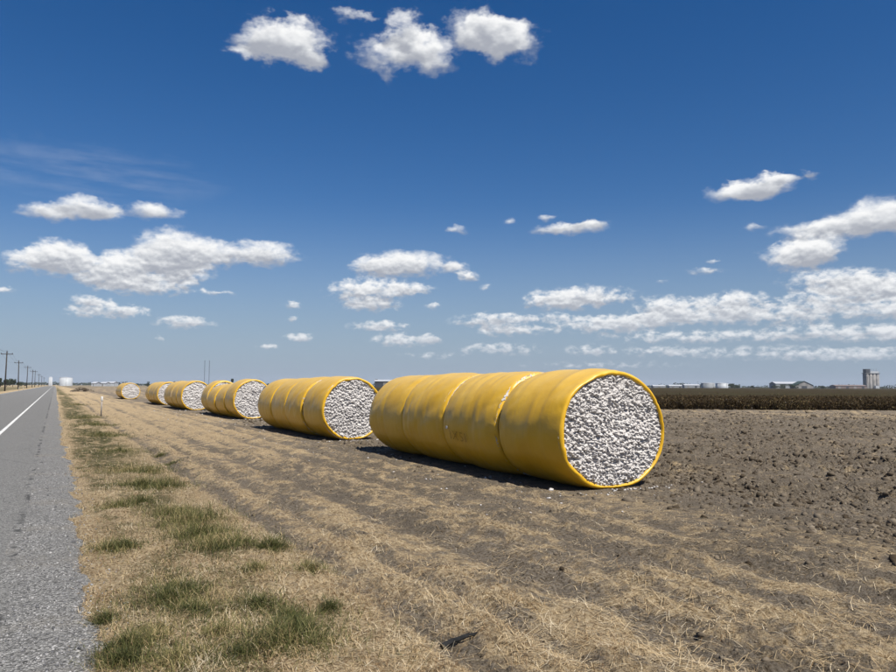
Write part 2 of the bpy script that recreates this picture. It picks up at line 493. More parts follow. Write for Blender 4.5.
def mat_gravel():
    t = NT('chip_gravel'); p = t.coord()
    wp = t.n('ShaderNodeVectorMath', operation='ADD'); t.l(p, wp.inputs[0])
    t.l(t.scale(t.noise(p, 30.0, 2, color=True), (0.02, 0.02, 0.02)), wp.inputs[1])
    v = wp.outputs[0]
    agg = t.vor(v, 62.0, 'Color'); sepn = t.n('ShaderNodeSeparateColor'); t.l(agg, sepn.inputs[0])
    col = t.ramp(sepn.outputs[0], [(0.0, (0.07, 0.068, 0.064)), (0.35, (0.19, 0.186, 0.176)), (0.7, (0.30, 0.295, 0.28)), (1.0, (0.52, 0.51, 0.49))])
    col = t.mix(t.mapr(t.noise(p, 1.7, 5), 0.4, 0.7, 0, 0.5), col, (0.20, 0.196, 0.186))
    col = t.mix(t.mapr(t.noise(p, 0.7, 4), 0.5, 0.7, 0, 0.4), col, (0.30, 0.27, 0.22))
    nrm = t.bump(t.vor(v, 62.0, 'Distance'), 0.02, 1.0)
    return t.done(col, 0.9, nrm, 0.25)

def mat_wrap():
    t = NT('yellow_wrap'); p = t.coord('Object')
    n1 = t.noise(p, 1.3, 6, 0.6); n2 = t.noise(t.scale(p, (1.0, 6.0, 1.0)), 1.6, 5, 0.6)
    col = t.ramp(n1, [(0.3, (0.72, 0.405, 0.010)), (0.55, (0.79, 0.462, 0.020)), (0.75, (0.82, 0.50, 0.04))])
    # settled field dust in blotches and streaks
    dust = t.math('MULTIPLY', t.mapr(n2, 0.45, 0.72), t.mapr(t.noise(p, 2.6, 6, 0.65), 0.4, 0.7))
    col = t.mix(t.math('MULTIPLY', dust, 0.16), col, (0.44, 0.33, 0.16))
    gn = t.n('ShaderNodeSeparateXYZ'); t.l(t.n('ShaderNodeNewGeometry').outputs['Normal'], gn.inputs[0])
    col = t.mix(t.math('MULTIPLY', t.mapr(gn.outputs[2], 0.25, 1.0, 0, 0.42), t.mapr(n1, 0.25, 0.75, 0.6, 1.0)), col, (0.80, 0.61, 0.27))  # dust tint on upward faces, also painting in the pale sunlit top
    h = t.math('ADD', t.math('MULTIPLY', t.noise(t.scale(p, (1, 9.0, 1)), 1.5, 4), 0.32), t.math('MULTIPLY', t.noise(p, 5.0, 5), 0.5))
    nrm = t.bump(h, 0.04, 0.28)
    m_ = t.done(col, t.mapr(n2, 0.3, 0.7, 0.30, 0.44), nrm, 0.5)
    return m_

def mat_cotton():
    t = NT('seed_cotton'); p = t.coord('Object')
    n = t.noise(p, 26.0, 5, 0.7)
    col = t.ramp(n, [(0.30, (0.36, 0.325, 0.295)), (0.44, (0.62, 0.59, 0.57)), (0.7, (0.76, 0.74, 0.725))])
    trash = t.math('MULTIPLY', t.mapr(t.noise(p, 42.0, 3), 0.60, 0.68), t.mapr(t.noise(p, 3.0, 4), 0.35, 0.65))
    col = t.mix(t.math('MULTIPLY', trash, 0.85), col, (0.16, 0.115, 0.075))
    nrm = t.bump(t.noise(p, 70.0, 4, 0.7), 0.012, 0.8)
    return t.done(col, 0.95, nrm, 0.1)

def mat_tint(name, stops, rough=0.8, spec=0.2, transl=0.0):
    t = NT(name)
    c = t.ramp(t.attr('tint'), stops)
    m_ = t.done(c, rough, spec=spec)
    if transl:
        tr = t.n('ShaderNodeBsdfTranslucent'); t.l(t.mix(1.0, c, (ALB, ALB, ALB), 'MULTIPLY'), tr.inputs[0])
        mx = t.n('ShaderNodeMixShader'); mx.inputs[0].default_value = transl
        t.l(t.bsdf.outputs[0], mx.inputs[1]); t.l(tr.outputs[0], mx.inputs[2])
        out = t.nt.nodes['Material Output']; t.l(mx.outputs[0], out.inputs[0])
    return m_

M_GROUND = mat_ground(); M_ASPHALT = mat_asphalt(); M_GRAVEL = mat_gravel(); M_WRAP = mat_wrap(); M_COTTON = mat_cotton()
M_STRAW = mat_tint('straw_stems', [(0, (0.17, 0.098, 0.044)), (0.25, (0.42, 0.29, 0.15)), (0.6, (0.66, 0.51, 0.30)), (1, (0.84, 0.73, 0.53))], 0.75, 0.25, 0.15)
M_GRASS = mat_tint('green_blades', [(0, (0.045, 0.050, 0.014)), (0.35, (0.092, 0.104, 0.028)), (0.65, (0.19, 0.18, 0.060)), (1, (0.56, 0.43, 0.22))], 0.65, 0.3, 0.25)
M_CLOD = mat_tint('soil_clods', [(0, (0.05, 0.037, 0.024)), (0.5, (0.165, 0.134, 0.098)), (1, (0.29, 0.245, 0.19))], 0.97, 0.1)
M_STONE = mat_tint('loose_stone', [(0, (0.09, 0.09, 0.095)), (0.5, (0.22, 0.22, 0.225)), (1, (0.46, 0.45, 0.44))], 0.85, 0.25)
M_CROP = mat_tint('cotton_stalks', [(0, (0.030, 0.019, 0.008)), (0.45, (0.085, 0.056, 0.024)), (0.8, (0.15, 0.11, 0.046)), (0.96, (0.135, 0.122, 0.05)), (1, (0.62, 0.60, 0.56))], 0.85, 0.2, 0.15)
def mat_paint():
    t = NT('road_paint'); p = t.coord()
    w = t.math('ADD', t.noise(p, 22.0, 6, 0.75), t.math('MULTIPLY', t.math('SUBTRACT', t.noise(p, 1.2, 4), 0.5), 0.25))
    return t.done(t.mix(t.mapr(w, 0.40, 0.50), (0.26, 0.255, 0.245), (0.86, 0.86, 0.83)), 0.75, t.bump(t.vor(p, 62.0, 'Distance'), 0.01, 0.7))
M_PAINT = mat_paint()

# ------------------------------------------------------------------ terrain functions
BALE_ZONE = (7.9, 11.4)
TRACKS = [(2.62, 0.20, 0.9), (3.35, 0.12, 0.5), (4.35, 0.26, 0.7), (5.0, 0.10, 0.4), (6.0, 0.24, 0.6), (6.9, 0.3, 0.7), (7.6, 0.2, 0.5)]
# green tufts along the verge: photo pixel of the base, radius (m), strength
TUFTS = [(142, 486, .42, 1), (165, 488, .35, .8), (190, 522, .42, .9), (200, 536, .36, 1), (175, 512, .3, .7), (215, 552, .32, .8), (236, 548, .2, .5),
         (112, 551, .17, .9), (125, 548, .14, .7), (272, 552, .15, .9), (118, 508, .24, .6), (140, 505, .25, .5), (130, 470, .5, .5), (150, 472, .4, .5),
         (95, 425, .9, .8), (105, 436, .8, .9), (85, 418, .9, .8), (78, 405, 1.0, .8), (70, 395, 1.2, .7), (120, 452, .6, .5),
         (170, 600, .28, .6), (195, 612, .25, .6), (185, 590, .3, .4), (290, 618, .12, .6), (300, 640, .26, .85), (282, 650, .22, .8), (262, 610, .14, .7),
         (122, 664, .16, .7), (130, 648, .14, .6), (175, 668, .18, .5), (310, 575, .12, .5), (160, 455, .14, .5), (170, 463, .14, .5), (105, 622, .09, .5), (150, 640, .15, .4),
         (255, 575, .15, .4), (330, 610, .10, .3), (240, 660, .16, .5), (220, 640, .15, .35)]
TUFT_XY = [(ground_at(x, y), r, s) for x, y, r, s in TUFTS]

def zones(X, Y):
    """straw cover, greenness, tilled (0..1)"""
    n1 = fbm(X / 0.5, Y / 1.6, 4, 3); n2 = fbm(X / 2.2, Y / 7.0, 3, 9); n3 = fbm(X / 0.28, Y / 0.34, 4, 21, 0.65)
    D = X * SY + Y * CY
    verge = 1 - ss(X + (n2 - .5) * 1.2 + (n3 - .5) * .8, 2.1, 3.5)
    mid = (1 - verge) * (1 - ss(X + (n2 - .5) * 3.0 + (n3 - .5) * 1.5, 6.6, 9.6))
    rest = (1 - verge - mid).clip(0)
    straw = verge * 0.88 + mid * (0.42 + 0.7 * (n1 - 0.45)) + rest * (0.05 + 0.5 * (n2 - 0.40).clip(0))
    far = ss(D, 16, 34)
    straw = straw + mid * (0.05 + far * 0.34)
    straw = straw + (ss(X, 9.5, 12) * ss(D, 38, 50)) * 0.22
    for x0, w, k in TRACKS:
        wob = x0 + (fbm(Y / 16.0 + x0, Y * 0 + x0, 2, 31) - .5) * 0.35
        t = np.exp(-((X - wob) / w) ** 2)
        straw = straw - k * t * (0.35 + 0.9 * (n1 - .25))
    straw = straw + (n3 - .5) * 1.0 * (1 - 0.4 * verge)
    band = ss(X + (n3 - .5) * .5, 0.45, 0.8) * (1 - ss(X + (n3 - .5) * .8, 1.5, 2.5))
    green = band * ss(n1 * .6 + n3 * .4, 0.40, 0.60) * 0.75 + band * ss(D, 11, 20) * ss(fbm(X / 0.9, Y / 2.0, 3, 44), .30, .50) * 0.9
    for c, r, s in TUFT_XY:
        d2 = ((X - c.x) ** 2 + (Y - c.y) ** 2) / (r * 1.35) ** 2 + (n3 - .5) * 2.2
        green = np.maximum(green, s * np.clip(1.1 - d2, 0, 1))
    left = 1 - ss(X, -11.5, -9.6)
    straw = straw * (1 - left) + left * (0.65 + (n2 - .5))
    green = np.maximum(green, left * ss(X * -1 + (n2 - .5) * 4, 11.2, 14.0) * 0.9)
    till = ss(X + (n2 - .5) * 2.2, 8.0, 9.8) * (1 - 0.55 * ss(D, 40, 55))
    return np.clip(straw, 0, 1), np.clip(green, 0, 1), till

def height(X, Y):
    D = np.sqrt(X * X + Y * Y)
    _, _, till = zones(X, Y)
    fade = 1 - ss(D, 40, 160)
    h = (fbm(X / 3.0, Y / 5.0, 3, 51) - .5) * 0.06
    h += (fbm(X / 0.4, Y / 0.5, 4, 52, 0.6) - .5) * 0.08
    clod = (1 - worley(X / 0.30, Y / 0.34, 61)) * 0.15 + (1 - worley(X / 0.13, Y / 0.14, 62)) * 0.09
    lump = ((1 - worley(X / 0.16, Y / 0.17, 64)) * 0.03 + (1 - worley(X / 0.075, Y / 0.08, 65)) * 0.03) * (0.3 + 1.4 * ss(fbm(X / 0.7, Y / 0.9, 3, 67), .35, .65))
    h += (1 - till) * (lump - 0.03) * ss(X, 0.5, 1.4)
    furrow = 0.03 * np.sin((X + (fbm(X / 4, Y / 12, 2, 66) - .5) * 1.5) * 2 * math.pi / 0.95)
    h += till * ((clod - 0.125) * (0.3 + 1.3 * ss(fbm(X / 1.1, Y / 1.6, 3, 63), .3, .7)) - 0.01 + furrow)
    for x0, w, k in TRACKS:
        wob = x0 + (fbm(Y / 16.0 + x0, Y * 0 + x0, 2, 31) - .5) * 0.35
        h -= 0.05 * np.exp(-((X - wob) / (w * 0.9)) ** 2)
        h += 0.02 * np.exp(-((X - wob - w * 1.9) / (w * 0.6)) ** 2)
    bz = ss(X, 7.3, 8.3) * (1 - ss(X, 10.9, 11.8))
    h *= (1 - 0.75 * bz)
    h *= fade
    # verge banks up to the shoulder; the ground lies under the road bed
    rag = (fbm(X / 0.6, Y / 0.9, 5, 71, .6) - .5) * 0.8
    under = (1 - ss(X + rag * 0.7, 0.12, 0.42)) * ss(X, -10.2, -9.3)
    h = h * (1 - under) + under * (-0.09)
    h += (1 - under) * 0.022 * (1 - ss(X, 1.2, 4.0)) * ss(X, -.5, .4)
    return h

# ------------------------------------------------------------------ ground
def build_ground():
    az_f = np.linspace(-46, 46, 560)
    az_b = np.linspace(46, 314, 60)[1:-1]
    az = np.radians(np.concatenate([az_f, az_b])) + YAW
    rad = np.concatenate([[0.0, 0.8, 1.6], 2.2 * (60 / 2.2) ** np.linspace(0, 1, 640), 60 * (9000 / 60) ** np.linspace(0, 1, 110)[1:]])
    A, Rr = np.meshgrid(az, rad)
    X = Rr * np.sin(A); Y = Rr * np.cos(A)
    Z = height(X, Y)
    s, g, _ = zones(X, Y)
    D = X * SY + Y * CY
    g = g * (1 - ss(Rr, 300, 900)) + 0.35 * ss(Rr, 300, 900)
    nr, na = A.shape
    i = np.arange(nr - 1)[:, None] * na; j = np.arange(na)[None, :]; j2 = (j + 1) % na
    faces = np.stack([i + j, i + j2, i + na + j2, i + na + j], -1).reshape(-1, 4)[:, ::-1]
    me = np_mesh('ground', np.stack([X, Y, Z], -1).reshape(-1, 3), faces, True, {'straw': s.ravel(), 'green': g.ravel()})
    tag(link('ground', me, M_GROUND), kind='structure')

build_ground()

# ------------------------------------------------------------------ road
def strip(name, xs, ys, zf, mat, parent=None):
    X, Y = np.meshgrid(np.asarray(xs, float), np.asarray(ys, float))
    Z = zf(X, Y)
    nr, na = X.shape
    i = np.arange(nr - 1)[:, None] * na; j = np.arange(na - 1)[None, :]
    f = np.stack([i + j, i + j + 1, i + na + j + 1, i + na + j], -1).reshape(-1, 4)
    return link(name, np_mesh(name, np.stack([X, Y, Z], -1).reshape(-1, 3), f, True), mat, parent)

ys_road = np.concatenate([np.linspace(-40, 0, 20), 60 ** np.linspace(0, 1, 160), np.linspace(62, 1000, 60)])
road = tag(strip('road', [-9.6, -9.5, -5.3, -1.0, -0.6, -0.30, -0.24], ys_road,
                 lambda X, Y: np.where((X < -9.55) | (X > -0.26), -0.02, 0.035 - np.abs(X + 5.3) * 0.003) + (fbm(X / 1.5, Y / 2.0, 2, 81) - .5) * 0.006, M_ASPHALT), kind='structure')
strip('edge_line', [-1.86, -1.73], ys_road, lambda X, Y: 0.035 - np.abs(X + 5.3) * 0.003 + (fbm(X * 0 - 1.0, Y / 2.0, 2, 81) - .5) * 0.006 + 0.006, M_PAINT, road)
strip('edge_line', [-8.95, -8.83], ys_road, lambda X, Y: 0.035 - np.abs(X + 5.3) * 0.003 + 0.008 + 0 * Y, M_PAINT, road)
def shoulder_z(X, Y):
    return 0.020 - 0.03 * ss(X, -0.1, 0.55) + (fbm(X / 0.12, Y / 0.12, 3, 83) - .5) * 0.016 * (1 - ss(Y, 20, 60))
tag(strip('gravel_shoulder', np.linspace(-0.42, 0.62, 30), np.concatenate([np.linspace(-6, 1.9, 30), 2 * 40 ** np.linspace(0, 1, 420), np.linspace(82, 1000, 60)]),
          shoulder_z, M_GRAVEL), kind='structure')

# ------------------------------------------------------------------ scatter helpers
def fan(n, r0, r1, half=44, power=1.0):
    """random ground points, density ~ r^-(1+power) per area within a wide fan ahead"""
    a = np.radians(RNG.uniform(-half, half, n)) + YAW
    u = RNG.random(n)
    if power == 1.0:
        r = r0 * (r1 / r0) ** u
    else:
        k = 1 - power
        r = (r0 ** k + u * (r1 ** k - r0 ** k)) ** (1 / k)
    return r * np.sin(a), r * np.cos(a), r

def ribbons(P, L, W, azm, lift, bend, tint, segs=2):
    """thin bent blades: base P, length L, width W, heading azm, rise angle lift, droop bend"""
    n = len(L)
    d = np.stack([np.cos(azm), np.sin(azm), np.zeros(n)], -1)
    s = np.stack([-np.sin(azm), np.cos(azm), np.zeros(n)], -1)
    side = RNG.uniform(-1, 1, n)[:, None] * 0.35
    V = []
    for k in range(segs + 1):
        t = k / segs
        ang = lift - bend * t
        c = P + d * (L * t * np.cos(lift * 0.6 + ang * 0.4))[:, None] + s * side * (L * t * t)[:, None]
        c[:, 2] += L * t * np.sin(ang)
        w = W * (1 - 0.75 * t if k else 0.8)
        V += [c - s * w[:, None] / 2, c + s * w[:, None] / 2]
    V = np.stack(V, 1)                     # n, 2(segs+1), 3
    nv = 2 * (segs + 1)
    b = (np.arange(n) * nv)[:, None]
    fs = [np.concatenate([b + 2 * k, b + 2 * k + 1, b + 2 * k + 3, b + 2 * k + 2], 1) for k in range(segs)]
    F_ = np.stack(fs, 1).reshape(-1, 4)
    return V.reshape(-1, 3), F_, np.repeat(tint, nv)

ICO_V = None
def ico():
    global ICO_V, ICO_F
    g = (1 + 5 ** .5) / 2
    v = np.array([(-1, g, 0), (1, g, 0), (-1, -g, 0), (1, -g, 0), (0, -1, g), (0, 1, g), (0, -1, -g), (0, 1, -g), (g, 0, -1), (g, 0, 1), (-g, 0, -1), (-g, 0, 1)], float)
    ICO_V = v / np.linalg.norm(v[0])
    ICO_F = np.array([(0, 11, 5), (0, 5, 1), (0, 1, 7), (0, 7, 10), (0, 10, 11), (1, 5, 9), (5, 11, 4), (11, 10, 2), (10, 7, 6), (7, 1, 8), (3, 9, 4), (3, 4, 2), (3, 2, 6), (3, 6, 8), (3, 8, 9), (4, 9, 5), (2, 4, 11), (6, 2, 10), (8, 6, 7), (9, 8, 1)])
ico()

def lumps(P, size, tint, flat=0.7, rough=0.42):
    n = len(size)
    V = np.repeat(ICO_V[None], n, 0) * (1 + RNG.uniform(-rough, rough, (n, 12, 1)))
    sc = size[:, None] * RNG.uniform(0.65, 1.35, (n, 3)); sc[:, 2] *= flat
    V = V * sc[:, None, :]
    a = RNG.uniform(0, 6.283, n); c, s = np.cos(a)[:, None], np.sin(a)[:, None]
    x = V[..., 0] * c - V[..., 1] * s; y = V[..., 0] * s + V[..., 1] * c
    V = np.stack([x, y, V[..., 2]], -1) + P[:, None, :]
    F_ = (np.arange(n) * 12)[:, None, None] + ICO_F[None]
    return V.reshape(-1, 3), F_.reshape(-1, 3), np.repeat(tint, 12)

def stuff(name, V, F_, tint, mat, label, cat, smooth=False):
    return tag(link(name, np_mesh(name, V, F_, smooth, {'tint': tint}), mat), label, cat, kind='stuff')

def pts(X, Y, dz=0.0):
    return np.stack([X, Y, height(X, Y) + dz], -1)

# ------------------------------------------------------------------ bales
# rows: photo pixel of the front end's foot, forward depth; each row: X centre, Y front, per bale (dx, W, H, L, gap after)
ROWS = []
def row(px, depth, bales):
    p = at_depth(px, depth); ROWS.append((p.x, p.y, bales))
row(614.5, 13.75, [(0, 2.64, 2.27, 2.10, .08), (-.05, 2.52, 2.28, 2.40, .08), (-.02, 2.48, 2.28, 2.28, .08), (.02, 2.46, 2.24, 2.36, 0)])
row(354, 25.6, [(0, 2.36, 2.28, 2.2, .10), (-.02, 2.40, 2.26, 2.22, .04), (0, 2.38, 2.25, 2.22, .04), (0.02, 2.38, 2.24, 2.24, 0)])
row(254.5, 41.0, [(0, 2.34, 2.30, 2.42, .10), (-.06, 2.24, 2.08, 2.4, .10), (-.12, 2.24, 2.02, 2.4, .4), (0, 2.34, 2.26, 2.4, 0)])
row(198, 55.2, [(0, 2.36, 2.29, 2.4, .10), (0, 2.36, 2.26, 2.4, .10), (-.04, 2.36, 2.28, 2.4, .10), (0, 2.36, 2.24, 2.4, 0)])
row(171, 69.0, [(0, 2.36, 2.26, 2.4, .10), (0, 2.36, 2.24, 2.4, .10), (0.03, 2.36, 2.26, 2.4, .10), (0, 2.36, 2.22, 2.4, 0)])
row(132, 96.5, [(0, 2.42, 2.22, 2.4, .10), (0, 2.40, 2.2, 2.4, .10), (0, 2.36, 2.2, 2.4, .10), (0, 2.36, 2.18, 2.4, 0)])

def squash(ux, uz, W, H):
    """unit circle point(s) -> sagged cross-section standing on z = 0"""
    fl = -0.965
    z = np.where(uz < fl + 0.12, fl + 0.12 - 0.12 * np.tanh((fl + 0.12 - uz) / 0.12 * 1.0), uz)
    zmin = fl + 0.12 - 0.12 * math.tanh((fl + 0.12 + 1) / 0.12)
    x = ux * (1 + 0.035 * np.exp(-((uz + 0.55) / 0.5) ** 2))
    return x * W / 2, (z - zmin) / (1 - zmin) * H

def wrap_mesh(W, H, Lb, seed, nth=110, nmid=34, rl=0.10):
    prof = []          # (y, rad drop in m)
    prof.append((0.050, 0.092)); prof.append((0.018, 0.074))
    for ph in (10, 28, 46, 64, 80, 90):
        a = R(ph); prof.append((rl - rl * math.cos(a), rl * (1 - math.sin(a)) ))
    ends = prof[:]
    mid = [(y, 0.0) for y in np.linspace(rl, Lb - rl, nmid)[1:-1]]
    prof = ends + mid + [(Lb - y, d) for y, d in reversed(ends)]
    y = np.array([p[0] for p in prof]); drop = np.array([p[1] for p in prof])
    th = np.linspace(0, 2 * math.pi, nth, endpoint=False)
    T, Yg = np.meshgrid(th, y); Dp = np.repeat(drop[:, None], nth, 1)
    ct, st = np.cos(T), np.sin(T)
    # wrinkles: hoops of film, slack lobes, a softly necked end
    o = seed * 13.7
    wr = (fbm(ct * 1.6 + o + 7, st * 1.6 + Yg * 1.1, 3, seed) - .5) * 0.065
    wr += (vnoise(Yg * 7 + o, ct * 1.2 + st * 0.7 + 3, seed + 3) - .5) * 0.018
    wr += (fbm(ct * 9 + o, Yg * 2.0 + st * 9, 3, seed + 9) - .5) * 0.010
    crs = np.abs(vnoise(Yg * 2.6 + ct * 3.0 + o, st * 3.5 + Yg * 1.5, seed + 21) - .5) * 2      # creases pulled toward the ends
    wr -= 0.016 * (1 - ss(crs, 0, 0.12)) * ss(np.abs(np.clip(Yg / Lb * 2 - 1, -1, 1)), 0.3, 0.9)
    t = np.clip(Yg / Lb * 2 - 1, -1, 1)
    wr -= 0.05 * np.abs(t) ** 4
    lipn = (fbm(ct * 6 + o + 3, st * 6 + 2, 3, seed + 5) - .5)
    Dp = Dp + (Dp > 0.06) * lipn * 0.055
    rho = 1 + (wr - Dp) / (W / 2)
    x, z = squash(ct, st, W, H)
    cz = H * 0.47
    x = x * rho; z = cz + (z - cz) * rho
    z = np.maximum(z, 0.0)
    yy = Yg + (Dp > 0.02) * (fbm(ct * 4 + o, st * 4, 2, seed + 6) - .5) * 0.03
    nr = len(y)
    i = np.arange(nr - 1)[:, None] * nth; j = np.arange(nth)[None, :]; j2 = (j + 1) % nth
    f = np.stack([i + j, i + j2, i + nth + j2, i + nth + j], -1).reshape(-1, 4)[:, ::-1]
    return np_mesh('wrap', np.stack([x, yy, z], -1).reshape(-1, 3), f, True)

def cotton_mesh(W, H, n, seed, back=0.0, damp=0.72):
    u = np.linspace(-1, 1, n); U, Vv = np.meshgrid(u, u)
    # concentric square -> disc
    ux = U * np.sqrt(1 - Vv ** 2 / 2); uz = Vv * np.sqrt(1 - U ** 2 / 2)
    rr = np.sqrt(ux ** 2 + uz ** 2)
    k = 1 - 0.048 / (W / 2)
    x, z = squash(ux * k / np.maximum(rr, 1e-6), uz * k / np.maximum(rr, 1e-6), W, H)
    cz = H * 0.47
    x = x * rr; z = cz + (z - cz) * rr
    wx = x + (fbm(x * 9, z * 9, 2, seed + 1) - .5) * 0.06; wz = z + (fbm(x * 9 + 40, z * 9, 2, seed + 2) - .5) * 0.06
    l1 = ss(1 - worley(wx / 0.062, wz / 0.055, seed) / 0.8, 0, 1)
    l2 = ss(1 - worley(wx / 0.030, wz / 0.027, seed + 3) / 0.8, 0, 1)
    amp = 0.35 + 1.3 * fbm(x / 0.10, z / 0.10, 3, seed + 4)
    fib = 1 - np.abs(fbm(wx / 0.028, wz / 0.026, 4, seed + 15, .6) - .5) * 2
    h = (l1 * 0.046 + l2 * 0.024) * amp + fib * 0.030 + (fbm(x / 0.35, z / 0.35, 3, seed + 8) - .5) * 0.10 - 0.02
    pit = ss(fbm(x / 0.07, z / 0.06, 3, seed + 12), 0.52, 0.70)
    h -= pit * 0.045
    h += 0.055 * (1 - rr ** 2)
    h *= 1 - damp * ss(rr, 0.90, 1.0)
    y = 0.075 + back - h
    # tufts lean downwards a little
    z = z - h * 0.25 * (1 - rr)
    i = np.arange(n - 1)[:, None] * n; j = np.arange(n - 1)[None, :]
    f = np.stack([i + j, i + j + 1, i + n + j + 1, i + n + j], -1).reshape(-1, 4)
    return np_mesh('cotton_end', np.stack([x, y, z], -1).reshape(-1, 3), f, True)

def text_mesh(body, size):
    cu = bpy.data.curves.new('mark', 'FONT'); cu.body = body; cu.size = size; cu.offset = -0.006; cu.resolution_u = 3
    ob = bpy.data.objects.new('mark', cu); COL.objects.link(ob)
    bpy.context.view_layer.update()
    me = bpy.data.meshes.new_from_object(ob.evaluated_get(bpy.context.evaluated_depsgraph_get()))
    bpy.data.objects.remove(ob); bpy.data.curves.remove(cu)
    return me

ROW_WORDS = ['nearest row', 'second row back', 'third row back', 'fourth row back', 'fifth row back', 'farthest row']
POS_WORDS = ['first bale of the {}, its white cotton end facing us', 'second bale from the front of the {}', 'third bale from the front of the {}', 'rearmost bale of the {}']
M_MARK = plain('faded_marker', (0.40, 0.215, 0.010), 0.6, 0.3, 30.0, coord='Object')
M_TAG = plain('tag_white', (0.62, 0.60, 0.55), 0.6, 0.1)
FOOT = []
seed = 1
bale_objs = {}
for ri, (bx, by, bales) in enumerate(ROWS):
    y = by
    for bi, (dx, W, H, Lb, gap) in enumerate(bales):
        seed += 1
        near = ri < 2
        rz = random.uniform(-0.012, 0.012)
        root = empty('cotton_bale', (bx + dx, y, -0.012), rz)
        tag(root, 'yellow-wrapped round cotton ' + POS_WORDS[bi].format(ROW_WORDS[ri]), 'cotton bale', 'yellow round cotton bales in rows')
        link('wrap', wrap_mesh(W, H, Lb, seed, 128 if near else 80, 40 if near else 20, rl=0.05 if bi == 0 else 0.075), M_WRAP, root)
        n = {0: 320, 1: 190, 2: 120}.get(ri, 90) if bi == 0 else (80 if near or (ri == 2 and bi == 3) else 40)
        link('cotton_end', cotton_mesh(W, H, n, seed, -0.01 if (ri, bi) in ((0, 1), (1, 1)) else 0.0 if bi == 0 or (ri, bi) == (2, 3) else 0.05, 0.72 if (ri, bi) not in ((0, 1), (1, 1)) else 0.4), M_COTTON, root)
        b = link('cotton_end', cotton_mesh(W, H, 40, seed + 60, 0.0 if (ri, bi) == (0, 1) or bi == 3 else 0.05), M_COTTON, root)
        b.location = (0, Lb, 0); b.rotation_euler = (0, 0, math.pi)
        bale_objs[(ri, bi)] = (root, W, H, Lb)
        FOOT.append((bx + dx, y, W, Lb))
        y += Lb + gap

def flank_x(zv, W, H):
    """x of the left flank of a bale at height z"""
    st = np.linspace(-0.99, 0.99, 400); ct = -np.sqrt(1 - st ** 2)
    x, z = squash(ct, st, W, H)
    return np.interp(zv, z, x)

# marker-pen number on the second bale, and its small pale tag
root, W, H, Lb = bale_objs[(0, 1)]
wrap = [c for c in bpy.data.objects if c.parent == root and c.name.startswith('wrap')][0]
adv = 0.0
for ch in 'IX51':
    tm = text_mesh(ch, 0.36)
    co = np.empty(len(tm.vertices) * 3, np.float32); tm.vertices.foreach_get('co', co); co = co.reshape(-1, 3)
    co = co - [co[:, 0].min(), 0, 0]
    cx_ = co[:, 0] * 1.12 + adv; adv = cx_.max() + 0.085
    zz = 0.72 + co[:, 1] * 0.85 - 0.06 * cx_
    xx = flank_x(zz, W, H) - 0.022
    tm.vertices.foreach_set('co', np.stack([xx, 1.95 - cx_, zz], -1).astype(np.float32).ravel()); tm.update()
    tm.name = 'painted_character'
    link('painted_character', tm, M_MARK, wrap)
MB().box((float(flank_x(0.98, W, H)) - 0.018, 2.08, 0.98), (0.02, 0.07, 0.06)).build('tag', M_TAG, wrap)

# ------------------------------------------------------------------ loose ground cover
def clear_of_bales(X, Y, m=0.0):
    ok = np.ones(len(X), bool)
    for fx, fy, W, Lb in FOOT:
        ok &= ~((np.abs(X - fx) < W * 0.36 + m) & (Y > fy - 0.02 - m) & (Y < fy + Lb + m))
    return ok

